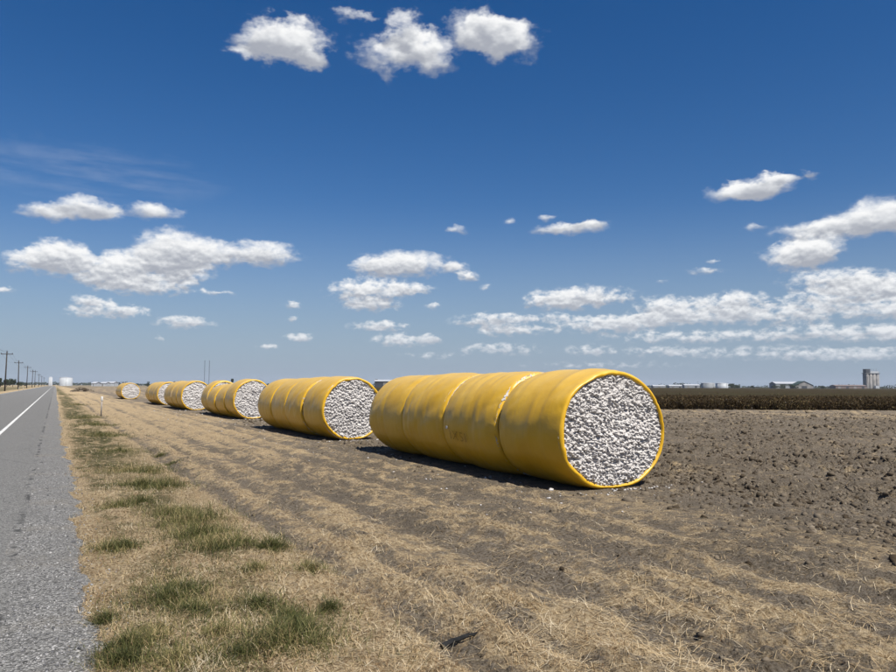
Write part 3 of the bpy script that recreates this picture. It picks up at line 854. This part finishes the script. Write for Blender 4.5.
def scatter_cover():
    # soil clods over the tilled ground
    X, Y, r = fan(150000, 4.0, 62.0)
    s, g, till = zones(X, Y)
    keep = (RNG.random(len(X)) < till * 0.72 * (0.30 + 1.5 * ss(fbm(X / 1.6, Y / 2.4, 3, 91), .38, .62)) + 0.09 * (X > 2.4) * (s < .4)) & clear_of_bales(X, Y, 0.05) & (X > 2.3)
    X, Y, r = X[keep], Y[keep], r[keep]
    size = np.clip(RNG.lognormal(math.log(0.021), 0.60, len(X)), 0.007, 0.075) * (0.8 + 0.016 * r) * (0.45 + 0.55 * ss(X, 6, 9))
    V, F_, T = lumps(pts(X, Y, 0.0) - np.stack([0 * X, 0 * X, size * 0.12], -1), size, np.clip(RNG.normal(.36, .2, len(X)), 0, 1), 0.85, 0.55)
    stuff('soil_clods', V, F_, T, M_CLOD, 'grey brown clods of tilled soil on the field', 'soil')
    # straw and stubble lying on the ground
    X, Y, r = fan(420000, 3.4, 48.0)
    s, g, till = zones(X, Y)
    clump = ss(fbm(X / 0.30, Y / 0.34, 3, 95), 0.40, 0.62)
    dens = s * (0.25 + 0.85 * clump) + 0.10 * (X > 3) * (0.2 + 1.5 * clump)
    keep = (RNG.random(len(X)) < dens * 0.62) & (X > 0.22) & clear_of_bales(X, Y, 0.03)
    X, Y, r = X[keep], Y[keep], r[keep]; n = len(X)
    L_ = RNG.uniform(0.04, 0.17, n) * (0.8 + 0.6 * (X > 3.0)); W_ = RNG.uniform(0.0022, 0.0055, n) * (0.9 + 0.05 * r)
    az = RNG.uniform(0, 6.283, n)
    V, F_, T = ribbons(pts(X, Y, 0.006), L_, W_, az, RNG.normal(0.08, 0.17, n).clip(-.05, 1.1), RNG.uniform(0, 0.5, n), np.clip(RNG.normal(.55, .25, n), 0, 1))
    stuff('straw_litter', V, F_, T, M_STRAW, 'loose dry straw scattered over the field edge', 'straw')
    # short dry grass of the verge
    X, Y, r = fan(380000, 3.2, 60.0)
    s, g, till = zones(X, Y)
    keep = (X > 0.18 + (fbm(X / .4, Y / .5, 3, 97) - .5) * .5) & (X < 3.8) & (RNG.random(len(X)) < s * 0.62 * (0.3 + 1.1 * ss(fbm(X / 0.22, Y / 0.25, 3, 99), .35, .65)))
    X, Y, r = X[keep], Y[keep], r[keep]; n = len(X)
    L_ = RNG.uniform(0.035, 0.12, n) * (0.6 + 1.1 * fbm(X / .7, Y / .7, 2, 98)); W_ = RNG.uniform(0.002, 0.004, n) * (0.9 + 0.055 * r)
    tn = np.clip(RNG.normal(.46, .22, n) + (fbm(X / .5, Y / .6, 4, 93, .6) - .5) * 1.9, 0, 1)
    V, F_, T = ribbons(pts(X, Y, -0.004), L_, W_, RNG.uniform(0, 6.283, n), RNG.normal(0.62, 0.35, n).clip(0.05, 1.5), RNG.uniform(0, 0.7, n), tn)
    stuff('dry_grass', V, F_, T, M_STRAW, 'short dry tan grass of the verge beside the road', 'grass')
    # green tufts
    XS, YS, LS = [], [], []
    for c, rr, st in TUFT_XY:
        d = math.hypot(c.x, c.y)
        n = int(min(4200, 9000 * rr * (0.4 + 0.6 * st) * min(1.0, 9 / d) + 150))
        a = RNG.uniform(0, 6.283, n); q = rr * np.abs(RNG.normal(0, 0.72, n)); q = np.where(RNG.random(n) < .35, q * 1.9, q); lob = 0.55 + 0.9 * vnoise(np.cos(a) * 1.7 + c.x * 9, np.sin(a) * 1.7 + c.y * 9, 5); q = q * lob
        XS.append(c.x + np.cos(a) * q); YS.append(c.y + np.sin(a) * q * 1.25); LS.append(np.full(n, 0.55 + 0.6 * st) * (0.75 + 0.5 * min(rr, .5)))
    X2, Y2, r2 = fan(190000, 3.4, 90.0)
    s, g, till = zones(X2, Y2)
    k = (RNG.random(len(X2)) < g * 0.75) & (X2 > 0.35) & (X2 < 3)
    XS.append(X2[k]); YS.append(Y2[k]); LS.append(np.full(k.sum(), 0.72))
    X = np.concatenate(XS); Y = np.concatenate(YS); LS = np.concatenate(LS); n = len(X)
    r = np.hypot(X, Y)
    L_ = RNG.uniform(0.04, 0.24, n) ** 1.0 * LS * (0.6 + 0.8 * fbm(X / .12, Y / .12, 2, 96)); W_ = RNG.uniform(0.003, 0.0055, n) * (0.9 + 0.05 * r)
    V, F_, T = ribbons(pts(X, Y, -0.005), L_, W_, RNG.uniform(0, 6.283, n), RNG.normal(0.95, 0.32, n).clip(0.15, 1.5), RNG.uniform(0.2, 1.1, n), np.clip(RNG.normal(.46, .26, n) + (fbm(X / .4, Y / .4, 3, 94) - .5) * .8, 0, 1))
    stuff('green_grass', V, F_, T, M_GRASS, 'green grass tufts growing along the dry verge', 'grass')
    # loose chips along the shoulder edge
    X, Y, r = fan(60000, 3.0, 22.0)
    k = (X > -0.3) & (X < 0.75) & (RNG.random(len(X)) < 0.9 * (1 - ss(X, 0.15, 0.75)))
    X, Y, r = X[k], Y[k], r[k]
    size = np.clip(RNG.lognormal(math.log(0.0062), 0.35, len(X)), 0.003, 0.016) * (0.85 + 0.035 * r)
    Zt = np.maximum(shoulder_z(X, Y), height(X, Y))
    V, F_, T = lumps(np.stack([X, Y, Zt + size * 0.25], -1), size, RNG.random(len(X)), 0.75, 0.25)
    stuff('loose_gravel', V, F_, T, M_STONE, 'loose grey stone chips on the road shoulder', 'gravel')
    # bits of lint lost around the bales
    n = 420
    X = RNG.uniform(5.5, 11.5, n); Y = RNG.uniform(8.5, 60, n)
    f = [(fx + RNG.normal(0, .8, 40), fy - 0.12 - np.abs(RNG.normal(0, .22, 40))) for fx, fy, W, Lb in FOOT[::4][:4]]
    X = np.concatenate([X] + [a for a, b in f]); Y = np.concatenate([Y] + [b for a, b in f])
    k = clear_of_bales(X, Y, 0.0); X, Y = X[k], Y[k]
    size = np.clip(RNG.lognormal(math.log(0.016), 0.5, len(X)), 0.006, 0.05)
    V, F_, T = lumps(pts(X, Y, 0.008), size, RNG.random(len(X)), 0.6, 0.5)
    tag(link('cotton_lint', np_mesh('cotton_lint', V, F_), M_COTTON), 'small white bits of cotton lint dropped around the bales', 'cotton', kind='stuff')

scatter_cover()

# ------------------------------------------------------------------ small things near the camera
M_BLACK = plain('charred_wood', (0.012, 0.012, 0.012), 0.7, 0.4, 30.0)
a_, b_ = ground_at(442, 650), ground_at(478, 637)
mid = (a_ + b_) / 2
st = MB(); pv = None
ax = (b_ - a_); segn = 7
for i in range(segn):
    p0 = a_ - mid + ax * (i / segn); p1 = a_ - mid + ax * ((i + 1) / segn)
    bow = lambda k: Vector((0, 0, 0.012 * math.sin(k / segn * 3.0) + 0.003 * ((k * 7) % 3)))
    st.tube(p0 + bow(i), p1 + bow(i + 1), 0.023 - 0.0014 * i, 0.023 - 0.0014 * (i + 1), 8)
zs = float(height(np.array([mid.x]), np.array([mid.y]))[0])
tag(st.build('stick', M_BLACK, None, (mid.x, mid.y, zs + 0.028)), 'short black stick lying on bare soil in the foreground', 'stick')

M_POST = plain('post_white', (0.68, 0.68, 0.66), 0.6, 0.1)
M_POSTGREY = plain('post_grey', (0.34, 0.31, 0.28), 0.7, 0.2)
def marker_post(px, py, h, label):
    p = ground_at(px, py)
    rt = empty('marker_post', (p.x, p.y, -0.05)); tag(rt, label, 'post')
    MB().tube((0, 0, 0), (0.02, 0, h * 0.80), 0.045, 0.04, 12).build('pole', M_POSTGREY, rt, smooth=True)
    MB().lathe([(0.06, h * 0.79), (0.065, h * 0.80), (0.065, h * 0.95), (0.05, h * 0.985), (0.02, h)], 14, (0.02, 0, 0)).build('cap', M_POST, rt, smooth=True)
marker_post(101, 416, 1.25, 'thin grey marker post with white cap beside the grass verge')
marker_post(18.5, 391.2, 1.0, 'low white roadside marker across the road, left one of two')
marker_post(23.0, 390.8, 1.0, 'low white roadside marker across the road, right one of two')

# heap of dirt and brush at the left field edge
p = ground_at(82, 391.5)
hX = RNG.normal(0, 1.5, 260).clip(-2.4, 2.4); hY = RNG.normal(0, 1.2, 260).clip(-2, 2); hz = np.maximum(0, 1.0 - (hX ** 2 + hY ** 2) * 0.16) * RNG.random(260) * 1.0
V, F_, T = lumps(np.stack([hX, hY, hz], -1), RNG.uniform(.3, .5, 260), RNG.random(260) * .8)
tag(link('dirt_heap', np_mesh('dirt_heap', V, F_, False, {'tint': T}), M_CLOD, None, (p.x, p.y, 0)), 'low dark heap of dirt at the end of the green verge', 'dirt heap')

# ------------------------------------------------------------------ standing cotton field
def build_crop():
    n = 70000
    xc = RNG.uniform(-16, 62, n); dp = 61.5 + RNG.gamma(2.0, 4.0, n); dp += (fbm(xc / 3.0, xc * 0, 3, 5) - .5) * 2.0
    # planted in rows parallel with the bales
    X = xc * CY + dp * SY; Y = -xc * SY + dp * CY
    X = np.round(X / 0.96) * 0.96 + RNG.normal(0, 0.16, n)
    k = X > 20.5
    X, Y = X[k], Y[k]; n = len(X)
    hp = 0.92 + (fbm(X / 3, Y / 3, 3, 7) - .5) * 0.5 + RNG.normal(0, 0.10, n)
    P = np.stack([X, Y, np.zeros(n)], -1)
    vs_, fs_, ts_ = [], [], []; off = 0
    base = np.clip(RNG.normal(.42, .16, n) + (fbm(X / 5, Y / 5, 3, 8) - .5) * .4, 0, .9)
    V, F_, T = ribbons(P, hp, np.full(n, 0.035), RNG.uniform(0, 6.283, n), np.full(n, 1.45), RNG.uniform(0, .15, n), base * 0.6, 1)
    vs_.append(V); fs_.append(F_ + off); ts_.append(T); off += len(V)
    for _ in range(5):
        Q = P.copy(); Q[:, 2] = hp * RNG.uniform(0.12, 0.95, n); Q[:, :2] += RNG.normal(0, 0.13, (n, 2))
        V, F_, T = ribbons(Q, RNG.uniform(.10, .30, n), RNG.uniform(.05, .13, n), RNG.uniform(0, 6.283, n), RNG.uniform(-.5, 1.2, n), RNG.uniform(0, .8, n), np.clip(base + RNG.normal(0, .2, n), 0, .93), 1)
        vs_.append(V); fs_.append(F_ + off); ts_.append(T); off += len(V)
    nb = 5000
    idx = RNG.integers(0, n, nb); Q = P[idx].copy(); Q[:, 2] = hp[idx] * RNG.uniform(0.15, .9, nb); Q[:, :2] += RNG.normal(0, .15, (nb, 2))
    V, F_, T = ribbons(Q, np.full(nb, .055), np.full(nb, .055), RNG.uniform(0, 6.283, nb), RNG.uniform(.5, 1.4, nb), np.zeros(nb), np.full(nb, 1.0), 1)
    vs_.append(V); fs_.append(F_ + off); ts_.append(T)
    stuff('cotton_plants', np.concatenate(vs_), np.concatenate(fs_), np.concatenate(ts_), M_CROP, 'dense brown rows of standing cotton plants beyond the tilled soil', 'crop')
    # farther canopy, too far to tell plants apart
    dpt = 72 * (1700 / 72) ** np.linspace(0, 1, 150)
    tx = np.linspace(-0.40, 1.15, 330)
    Dg, Tg = np.meshgrid(dpt, tx)
    xc = Tg * Dg; X = xc * CY + Dg * SY; Y = -xc * SY + Dg * CY
    Z = 0.80 + (fbm(X / .7, Y / .7, 3, 12) - .5) * 0.55
    Z = np.where(X < 21.5, -0.6, Z)
    na = len(dpt)
    i = np.arange(len(tx) - 1)[:, None] * na; j = np.arange(na - 1)[None, :]
    f = np.stack([i + j, i + j + 1, i + na + j + 1, i + na + j], -1).reshape(-1, 4)[:, ::-1]
    keep = (X.ravel()[f] > 21.0).all(1)
    t = NT('cotton_canopy'); pp = t.coord()
    nz = t.noise(pp, 3.0, 5, 0.7); nb_ = t.noise(pp, 0.02, 4)
    c = t.ramp(nz, [(0.3, (0.02, 0.013, 0.006)), (0.55, (0.052, 0.037, 0.015)), (0.8, (0.10, 0.075, 0.032))])
    c = t.mix(t.mapr(nb_, 0.4, 0.65, 0, 0.45), c, (0.056, 0.055, 0.022))
    mt = t.done(c, 0.95, t.bump(nz, 0.2, 1.0), 0.1)
    tag(link('cotton_canopy', np_mesh('cotton_canopy', np.stack([X, Y, Z], -1).reshape(-1, 3), f[keep], False), mt), 'flat brown green cotton crop stretching to the horizon', 'crop', kind='stuff')

build_crop()

# ------------------------------------------------------------------ far things
S = lambda depth: depth / F
M_POLE = plain('pole_wood', (0.055, 0.047, 0.040), 0.9, 0.2, 2.0)
M_WIRE = plain('wire', (0.02, 0.02, 0.02), 0.6, 0.1)
M_LEAF = mat_tint('tree_leaves', [(0, (0.018, 0.030, 0.012)), (0.5, (0.040, 0.060, 0.022)), (1, (0.085, 0.105, 0.040))], 0.7, 0.2, 0.15)
M_BARK = plain('bark', (0.07, 0.055, 0.042), 0.95, 0.3)
M_WHITE = plain('painted_white_metal', (0.50, 0.53, 0.56), 0.5, 0.06, 0.3)
M_OFFW = plain('pale_siding', (0.30, 0.32, 0.34), 0.7, 0.1, 0.3)
M_ROOFW = plain('white_roof', (0.50, 0.52, 0.55), 0.5, 0.05, 0.3)
M_GREY = plain('weathered_concrete', (0.27, 0.26, 0.25), 0.9, 0.22, 0.15)
M_DARK = plain('dark_metal', (0.06, 0.065, 0.075), 0.6, 0.2)
M_GREENROOF = plain('dark_green_roof', (0.045, 0.075, 0.062), 0.6, 0.15)
M_PINK = plain('faded_brick', (0.22, 0.17, 0.155), 0.9, 0.15, 0.3)

# utility poles (and their wires) along the far side of the road
POLES = [(6.3, 206), (19.6, 286), (28.0, 372), (33.3, 456), (36.0, 520), (39.6, 630), (42.6, 760), (45.0, 930)]
ORD = ['nearest', 'second', 'third', 'fourth', 'fifth', 'sixth', 'seventh', 'farthest']
tops = []
for i, (px, dp) in enumerate(POLES):
    p = at_depth(px, dp); hgt = [11.3, 11.2, 11.4, 11.0, 12.0, 11.0, 11.0, 11.0][i]
    rt = empty('utility_pole', (p.x, p.y, 0), R([1.5, -2, 0, 2, 0, 1, 0, 0][i])); tag(rt, ORD[i] + ' dark wooden utility pole along the far side of the road', 'utility pole', 'utility poles along the road')
    lean = [.12, -.2, .1, .1, -.05, .25, 0, 0][i]
    MB().tube((0, 0, -.3), (lean, 0, hgt), 0.21, 0.15, 10).build('pole', M_POLE, rt, smooth=True)
    MB().box((lean, -0.18, hgt - 0.75), (3.0, 0.14, 0.18)).build('crossarm', M_POLE, rt)
    for dx in (-1.35, 0.0, 1.35):
        MB().lathe([(0.06, 0), (0.09, 0.08), (0.07, 0.16), (0.10, 0.22), (0.04, 0.3)], 8, (lean + dx, -.18, hgt - 0.66 if dx else hgt)).build('insulator', M_DARK, rt)
    tops.append((p, lean, hgt))
for k, (dx, wd) in enumerate(((-1.35, 'left'), (0.0, 'middle, topmost'), (1.35, 'right'))):
    wb = MB(); pts_ = []
    p0, l0, h0 = tops[0]; d0 = tops[1][0] - p0
    chain = [(p0 - d0, l0, h0)] + tops
    o0 = chain[0][0]
    for (pa, la, ha), (pb, lb, hb) in zip(chain[:-1], chain[1:]):
        A = Vector((pa.x + la + dx, pa.y - .18, ha - .4 + (.7 if dx == 0 else 0))); B = Vector((pb.x + lb + dx, pb.y - .18, hb - .4 + (.7 if dx == 0 else 0)))
        prev = A
        for q in range(1, 9):
            t_ = q / 8; c = A.lerp(B, t_) - Vector((0, 0, 1.3 * 4 * t_ * (1 - t_)))
            wb.tube(prev - o0, c - o0, 0.016, n=4, cap=False); prev = c
    tag(wb.build('power_line', M_WIRE, None, tuple(o0)), wd + ' thin power line strung between the utility poles', 'power line')

def leaf_cloud(n, centre, rad, size, lobes=9):
    cs = RNG.normal(0, 0.45, (lobes, 3)) * rad; ls = RNG.uniform(.35, .6, lobes)
    w = RNG.integers(0, lobes, n)
    d = RNG.normal(0, 1, (n, 3)); d /= np.linalg.norm(d, axis=1)[:, None]
    P = cs[w] + d * (ls[w] * RNG.uniform(.55, 1.0, n))[:, None] * rad + np.asarray(centre)
    u = RNG.normal(0, 1, (n, 3)); u /= np.linalg.norm(u, axis=1)[:, None]
    v = np.cross(u, RNG.normal(0, 1, (n, 3))); v /= np.linalg.norm(v, axis=1)[:, None]
    s = (RNG.uniform(.6, 1.3, n) * size)[:, None]
    V = np.stack([P - u * s, P + v * s * .6, P + u * s, P - v * s * .6], 1).reshape(-1, 3)
    return V, np.arange(n * 4).reshape(-1, 4), np.repeat(RNG.random(n), 4)

def tree(px, dp, ytop, wpx, label, base_y=None):
    p = at_depth(px, dp); hz = 386.2 + (px - 448) * 0.0042
    h = (hz - ytop) * S(dp) + CAM_H; w = wpx * S(dp) / 2
    rt = empty('tree', (p.x, p.y, 0)); tag(rt, label, 'tree')
    tk = MB(); tk.tube((0, 0, -.2), (0.1, 0, h * .5), h * .035, h * .02, 8)
    for a in range(5):
        an = a * 1.26 + .3; tk.tube((0.05, 0, h * (.28 + .04 * a)), (math.cos(an) * w * .6, math.sin(an) * w * .6, h * (.62 + .05 * (a % 3))), h * .014, h * .005, 6)
    tk.build('trunk', M_BARK, rt)
    V, F_, T = leaf_cloud(1500, (0, 0, h * .56), np.array([w * .95, w * .95, h * .46]), max(.25, h * .055))
    V[:, 2] = np.clip(V[:, 2], .1, h)
    link('crown', np_mesh('crown', V, F_, False, {'tint': T}), M_LEAF, rt)

tree(1.5, 520, 378.0, 7, 'dark green tree at the left edge behind the nearest utility pole')
tree(8.0, 560, 378.6, 8, 'dark green tree just right of the nearest utility pole')
tree(14.0, 540, 379.0, 8, 'rounded green tree left of the second utility pole')
tree(22.5, 700, 381.4, 7, 'low dark tree between the second and third utility poles')
tree(731, 900, 383.6, 7, 'dark tree right of the pair of pale tanks')
tree(736.5, 950, 384.8, 7, 'low bush-like tree farther right of the pale tanks')
tree(752.5, 1000, 385.6, 4, 'small lone tree left of the green-roofed barn')
tree(774, 900, 384.8, 8, 'broad low tree at the left end of the white-roofed shed')
tree(783, 880, 384.4, 9, 'broad green tree before the white-roofed shed')
tree(791, 880, 384.0, 9, 'green tree touching the green-roofed barn')
tree(821.5, 950, 385.6, 7, 'dark tree between the barn and the long brick shed')
tree(148, 900, 381.8, 5, 'dark tree rising behind the fifth row of bales')
tree(175.5, 950, 381.6, 4, 'small dark tree rising behind the fourth row of bales')
tree(376.8, 700, 379.2, 2.4, 'narrow dark tree between the two nearest rows of bales')
tree(233, 900, 378.6, 2.2, 'tiny tall tree top above the third row of bales')

# wooded horizon, one mass
def tree_line():
    VV, FF, TT = [], [], []; off = 0
    for dist, n, hm in ((2100, 9000, 8.0), (2600, 7000, 11.0)):
        px = RNG.uniform(-260, 1200, n)
        hh = hm * (0.25 + 1.0 * fbm(px / 26.0, px * 0 + dist, 4, 14) ** 1.4 + 0.9 * ss(fbm(px / 9.0, px * 0, 2, 15), .6, .8))
        xc = (px - 448) / F * dist; d = dist + RNG.normal(0, 25, n)
        X = xc * CY + d * SY; Y = -xc * SY + d * CY
        Z = RNG.random(n) * hh
        u = np.stack([np.full(n, CY), np.full(n, -SY), np.zeros(n)], -1)
        s = RNG.uniform(1.4, 3.2, n)
        P = np.stack([X, Y, Z], -1)
        nrm = RNG.normal(0, 1, (n, 3)); nrm /= np.linalg.norm(nrm, axis=1)[:, None]
        a = np.cross(nrm, RNG.normal(0, 1, (n, 3))); a /= np.linalg.norm(a, axis=1)[:, None]; b = np.cross(nrm, a)
        V = np.stack([P - a * s[:, None], P - b * s[:, None] * .8, P + a * s[:, None], P + b * s[:, None] * .8], 1).reshape(-1, 3)
        VV.append(V); FF.append(np.arange(n * 4).reshape(-1, 4) + off); TT.append(np.repeat(RNG.random(n) * .7, 4)); off += n * 4
    stuff('tree_line', np.concatenate(VV), np.concatenate(FF), np.concatenate(TT), M_LEAF, 'low dark wooded line along the horizon', 'trees')
tree_line()

def hz_y(px): return 386.2 + (px - 448) * 0.0042
def top_h(px, y, dp): return (hz_y(px) - y) * S(dp) + CAM_H

def tank(x0, x1, ytop, dp, name, label, cat, mat=M_WHITE):
    c = (x0 + x1) / 2; p = at_depth(c, dp); r = (x1 - x0) / 2 * S(dp); h = top_h(c, ytop, dp)
    rt = empty(name, (p.x, p.y, 0)); tag(rt, label, cat)
    MB().lathe([(r, -.3), (r, h * .90)], 40).build('shell', mat, rt, smooth=True)
    MB().lathe([(r * 1.015, h * .90), (r * 1.015, h * .92), (r * .6, h * .97), (r * .12, h)], 40).build('roof', M_ROOFW, rt)
    for k in range(1, 4):
        MB().lathe([(r * 1.006, h * .22 * k), (r * 1.006, h * .22 * k + .12)], 40).build('band', M_OFFW, rt)
    ld = MB()
    ld.box((-.25, -r - .12, h * .45), (.06, .06, h * .9)); ld.box((.25, -r - .12, h * .45), (.06, .06, h * .9))
    for k in range(int(h / .6)): ld.box((0, -r - .12, .4 + k * .6), (.5, .05, .05))
    ld.build('ladder', M_DARK, rt)
tank(61.0, 73.0, 377.0, 1050, 'storage_tank', 'wide white storage tank at the end of the road, right side', 'tank')
tank(49.8, 53.4, 376.8, 1080, 'storage_silo', 'tall narrow white silo at the vanishing end of the road', 'silo')
tank(701, 714.2, 382.6, 1200, 'storage_tank', 'left one of two pale tanks on the right horizon', 'tank', M_OFFW)
tank(715.5, 727.4, 382.8, 1180, 'storage_tank', 'right one of two pale tanks on the right horizon', 'tank')

def shed(x0, x1, ywall, yridge, dp, label, wall, roof, deep=14, name='farm_shed', gable_to_us=False):
    c = (x0 + x1) / 2; p = at_depth(c, dp); w = (x1 - x0) * S(dp); hw = top_h(c, ywall, dp); hr = top_h(c, yridge, dp)
    rt = empty(name, (p.x, p.y, 0), -YAW); tag(rt, label, 'building')
    a, b = w / 2, deep / 2
    if gable_to_us:
        MB().add([(-a, -b, -.2), (a, -b, -.2), (a, -b, hw), (0, -b, hr), (-a, -b, hw), (-a, b, -.2), (a, b, -.2), (a, b, hw), (0, b, hr), (-a, b, hw)],
                 [(0, 1, 2, 3, 4), (9, 8, 7, 6, 5), (1, 6, 7, 2), (5, 0, 4, 9)]).build('wall', wall, rt)
        e = .6; g = .25
        MB().add([(-a - e, -b - e, hw - .2), (0, -b - e, hr + g), (a + e, -b - e, hw - .2), (-a - e, b + e, hw - .2), (0, b + e, hr + g), (a + e, b + e, hw - .2),
                  (-a - e, -b - e, hw - .5), (0, -b - e, hr - .05), (a + e, -b - e, hw - .5), (-a - e, b + e, hw - .5), (0, b + e, hr - .05), (a + e, b + e, hw - .5)],
                 [(0, 1, 4, 3), (1, 2, 5, 4), (6, 9, 10, 7), (7, 10, 11, 8), (0, 6, 7, 1), (1, 7, 8, 2), (3, 4, 10, 9), (4, 5, 11, 10), (0, 3, 9, 6), (2, 8, 11, 5)]).build('roof', roof, rt)
        MB().box((0, -b - .06, hw * .4), (w * .3, .1, hw * .8)).build('door', M_DARK, rt)
    else:
        MB().add([(-a, -b, -.2), (a, -b, -.2), (a, b, -.2), (-a, b, -.2), (-a, -b, hw), (a, -b, hw), (a, b, hw), (-a, b, hw), (-a, 0, hr), (a, 0, hr)],
                 [(0, 1, 5, 4), (2, 3, 7, 6), (1, 2, 6, 9, 5), (3, 0, 4, 8, 7)]).build('wall', wall, rt)
        e = .5
        MB().add([(-a - e, -b - e, hw - .1), (a + e, -b - e, hw - .1), (a + e, 0, hr + .2), (-a - e, 0, hr + .2), (-a - e, b + e, hw - .1), (a + e, b + e, hw - .1),
                  (-a - e, -b - e, hw - .35), (a + e, -b - e, hw - .35), (a + e, 0, hr - .05), (-a - e, 0, hr - .05), (-a - e, b + e, hw - .35), (a + e, b + e, hw - .35)],
                 [(0, 1, 2, 3), (3, 2, 5, 4), (7, 6, 9, 8), (8, 9, 10, 11), (0, 6, 7, 1), (4, 5, 11, 10), (1, 7, 8, 2), (2, 8, 11, 5), (0, 3, 9, 6), (3, 4, 10, 9)]).build('roof', roof, rt)
        for k in range(max(1, int(w / 12))):
            MB().box((-a + (k + .5) * w / max(1, int(w / 12)), -b - .06, hw * .42), (min(4, w * .2), .1, hw * .75)).build('door', M_DARK if k % 2 else M_GREY, rt)

shed(376, 397, 381.2, 379.9, 620, 'long low white-roofed building between the two nearest bale rows', M_DARK, M_ROOFW, 16)
shed(95.2, 99.2, 383.2, 382.0, 900, 'smallest white farm shed on the left horizon', M_WHITE, M_ROOFW)
shed(103.5, 109, 383.2, 382.1, 920, 'middle white farm shed left of the farthest bales', M_WHITE, M_ROOFW)
shed(109.8, 117, 382.8, 381.7, 940, 'white farm shed directly behind the farthest bales', M_WHITE, M_ROOFW)
shed(652, 664, 386.0, 385.1, 1300, 'low pale shed next to the nearest bale on the horizon', M_OFFW, M_ROOFW)
shed(668, 682, 385.9, 384.9, 1320, 'low white shed left of the taller pale shed', M_OFFW, M_ROOFW)
shed(683, 698, 385.3, 384.3, 1300, 'pale long shed left of the pair of tanks', M_OFFW, M_ROOFW)
shed(772, 797, 383.6, 381.9, 1000, 'white-roofed long shed behind green trees', M_OFFW, M_ROOFW, 20)
shed(792, 809.5, 385.2, 381.3, 960, 'dark green-roofed barn with its gable toward us', M_GREY, M_GREENROOF, 16, 'barn', True)
shed(832, 863, 385.8, 385.0, 1150, 'long low faded brick shed left of the grain elevator', M_PINK, M_PINK, 18)

# twin lattice masts
def mast(px, label):
    dp = 1500; p = at_depth(px, dp); h = top_h(px, 360.5, dp)
    rt = empty('radio_mast', (p.x, p.y, 0)); tag(rt, label, 'mast', 'twin radio masts')
    lg = MB(); w = .55
    for k in range(3):
        a = k * 2.094; lg = MB(); lg.tube((w * math.cos(a), w * math.sin(a), 0), (w * math.cos(a), w * math.sin(a), h), .13, n=6); lg.build('leg', M_DARK, rt)
    br = MB(); nb = 26
    for q in range(nb):
        for k in range(3):
            a, b = (k + q) * 2.094, (k + q + 1) * 2.094
            br.tube((w * math.cos(a), w * math.sin(a), h * q / nb), (w * math.cos(b), w * math.sin(b), h * (q + 1) / nb), .07, n=4, cap=False)
    br.build('bracing', M_DARK, rt)
mast(205.0, 'left one of two thin radio masts above the bales')
mast(209.6, 'right one of two thin radio masts above the bales')

# grain elevator
dp = 1350; px = 871.6; p = at_depth(px, dp); k = S(dp)
rt = empty('grain_elevator', (p.x, p.y, 0), -YAW); tag(rt, 'tall grey concrete grain elevator with rooftop headhouse at the right horizon', 'grain elevator')
hb = top_h(px, 373.6, dp)
rr = 1.75 * k
for row_ in (0, 1):
    for c in range(4):
        MB().lathe([(rr * 1.02, -.3), (rr * 1.02, hb)], 24, ((-5.25 + 3.5 * c) * k, row_ * 2 * rr, 0)).build('silo_bin', M_GREY, rt, smooth=True)
MB().box((0, rr, hb + .4), (14.6 * k, 4.4 * rr, .8)).build('roof_slab', M_GREY, rt)
MB().box((-4.2 * k, rr, hb + 4.6), (4.2 * k, 3.2 * rr, 9.0 - 1.2)).build('headhouse', M_DARK, rt)
MB().box((2.6 * k, rr, hb + 2.6), (8.4 * k, 2.2 * rr, 3.6)).build('gallery', M_WHITE, rt)
for c in (1.0, 3.0, 5.5):
    MB().tube((c * k, rr, hb + 4), (c * k, rr, hb + 9), .25, n=8).build('vent_pipe', M_GREY, rt)
MB().box((-6.5 * k, -rr * 1.2, hb * .45), (1.6 * k, 1.2 * rr, hb * .9)).build('leg_tower', M_GREY, rt)
MB().box((2.0 * k, -rr * 2.2, 3.0), (3.4 * k, 1.6 * rr, 6.4)).build('loading_shed', M_WHITE, rt)

# ------------------------------------------------------------------ air
def build_haze():
    mt = bpy.data.materials.new('haze_air'); mt.use_nodes = True; nt = mt.node_tree; nt.nodes.clear()
    v = nt.nodes.new('ShaderNodeVolumePrincipled'); v.inputs['Color'].default_value = (0.78, 0.86, 1.0, 1); v.inputs['Density'].default_value = 0.00007
    v.inputs['Anisotropy'].default_value = 0.0
    o = nt.nodes.new('ShaderNodeOutputMaterial'); nt.links.new(v.outputs[0], o.inputs['Volume'])
    me = MB().box((0, 0, 31), (12000, 12000, 68))
    ob = me.build('haze', mt)
    tag(ob, 'thin pale haze in the air over the plain', 'haze', kind='stuff')
HAZE = True
if HAZE: build_haze()
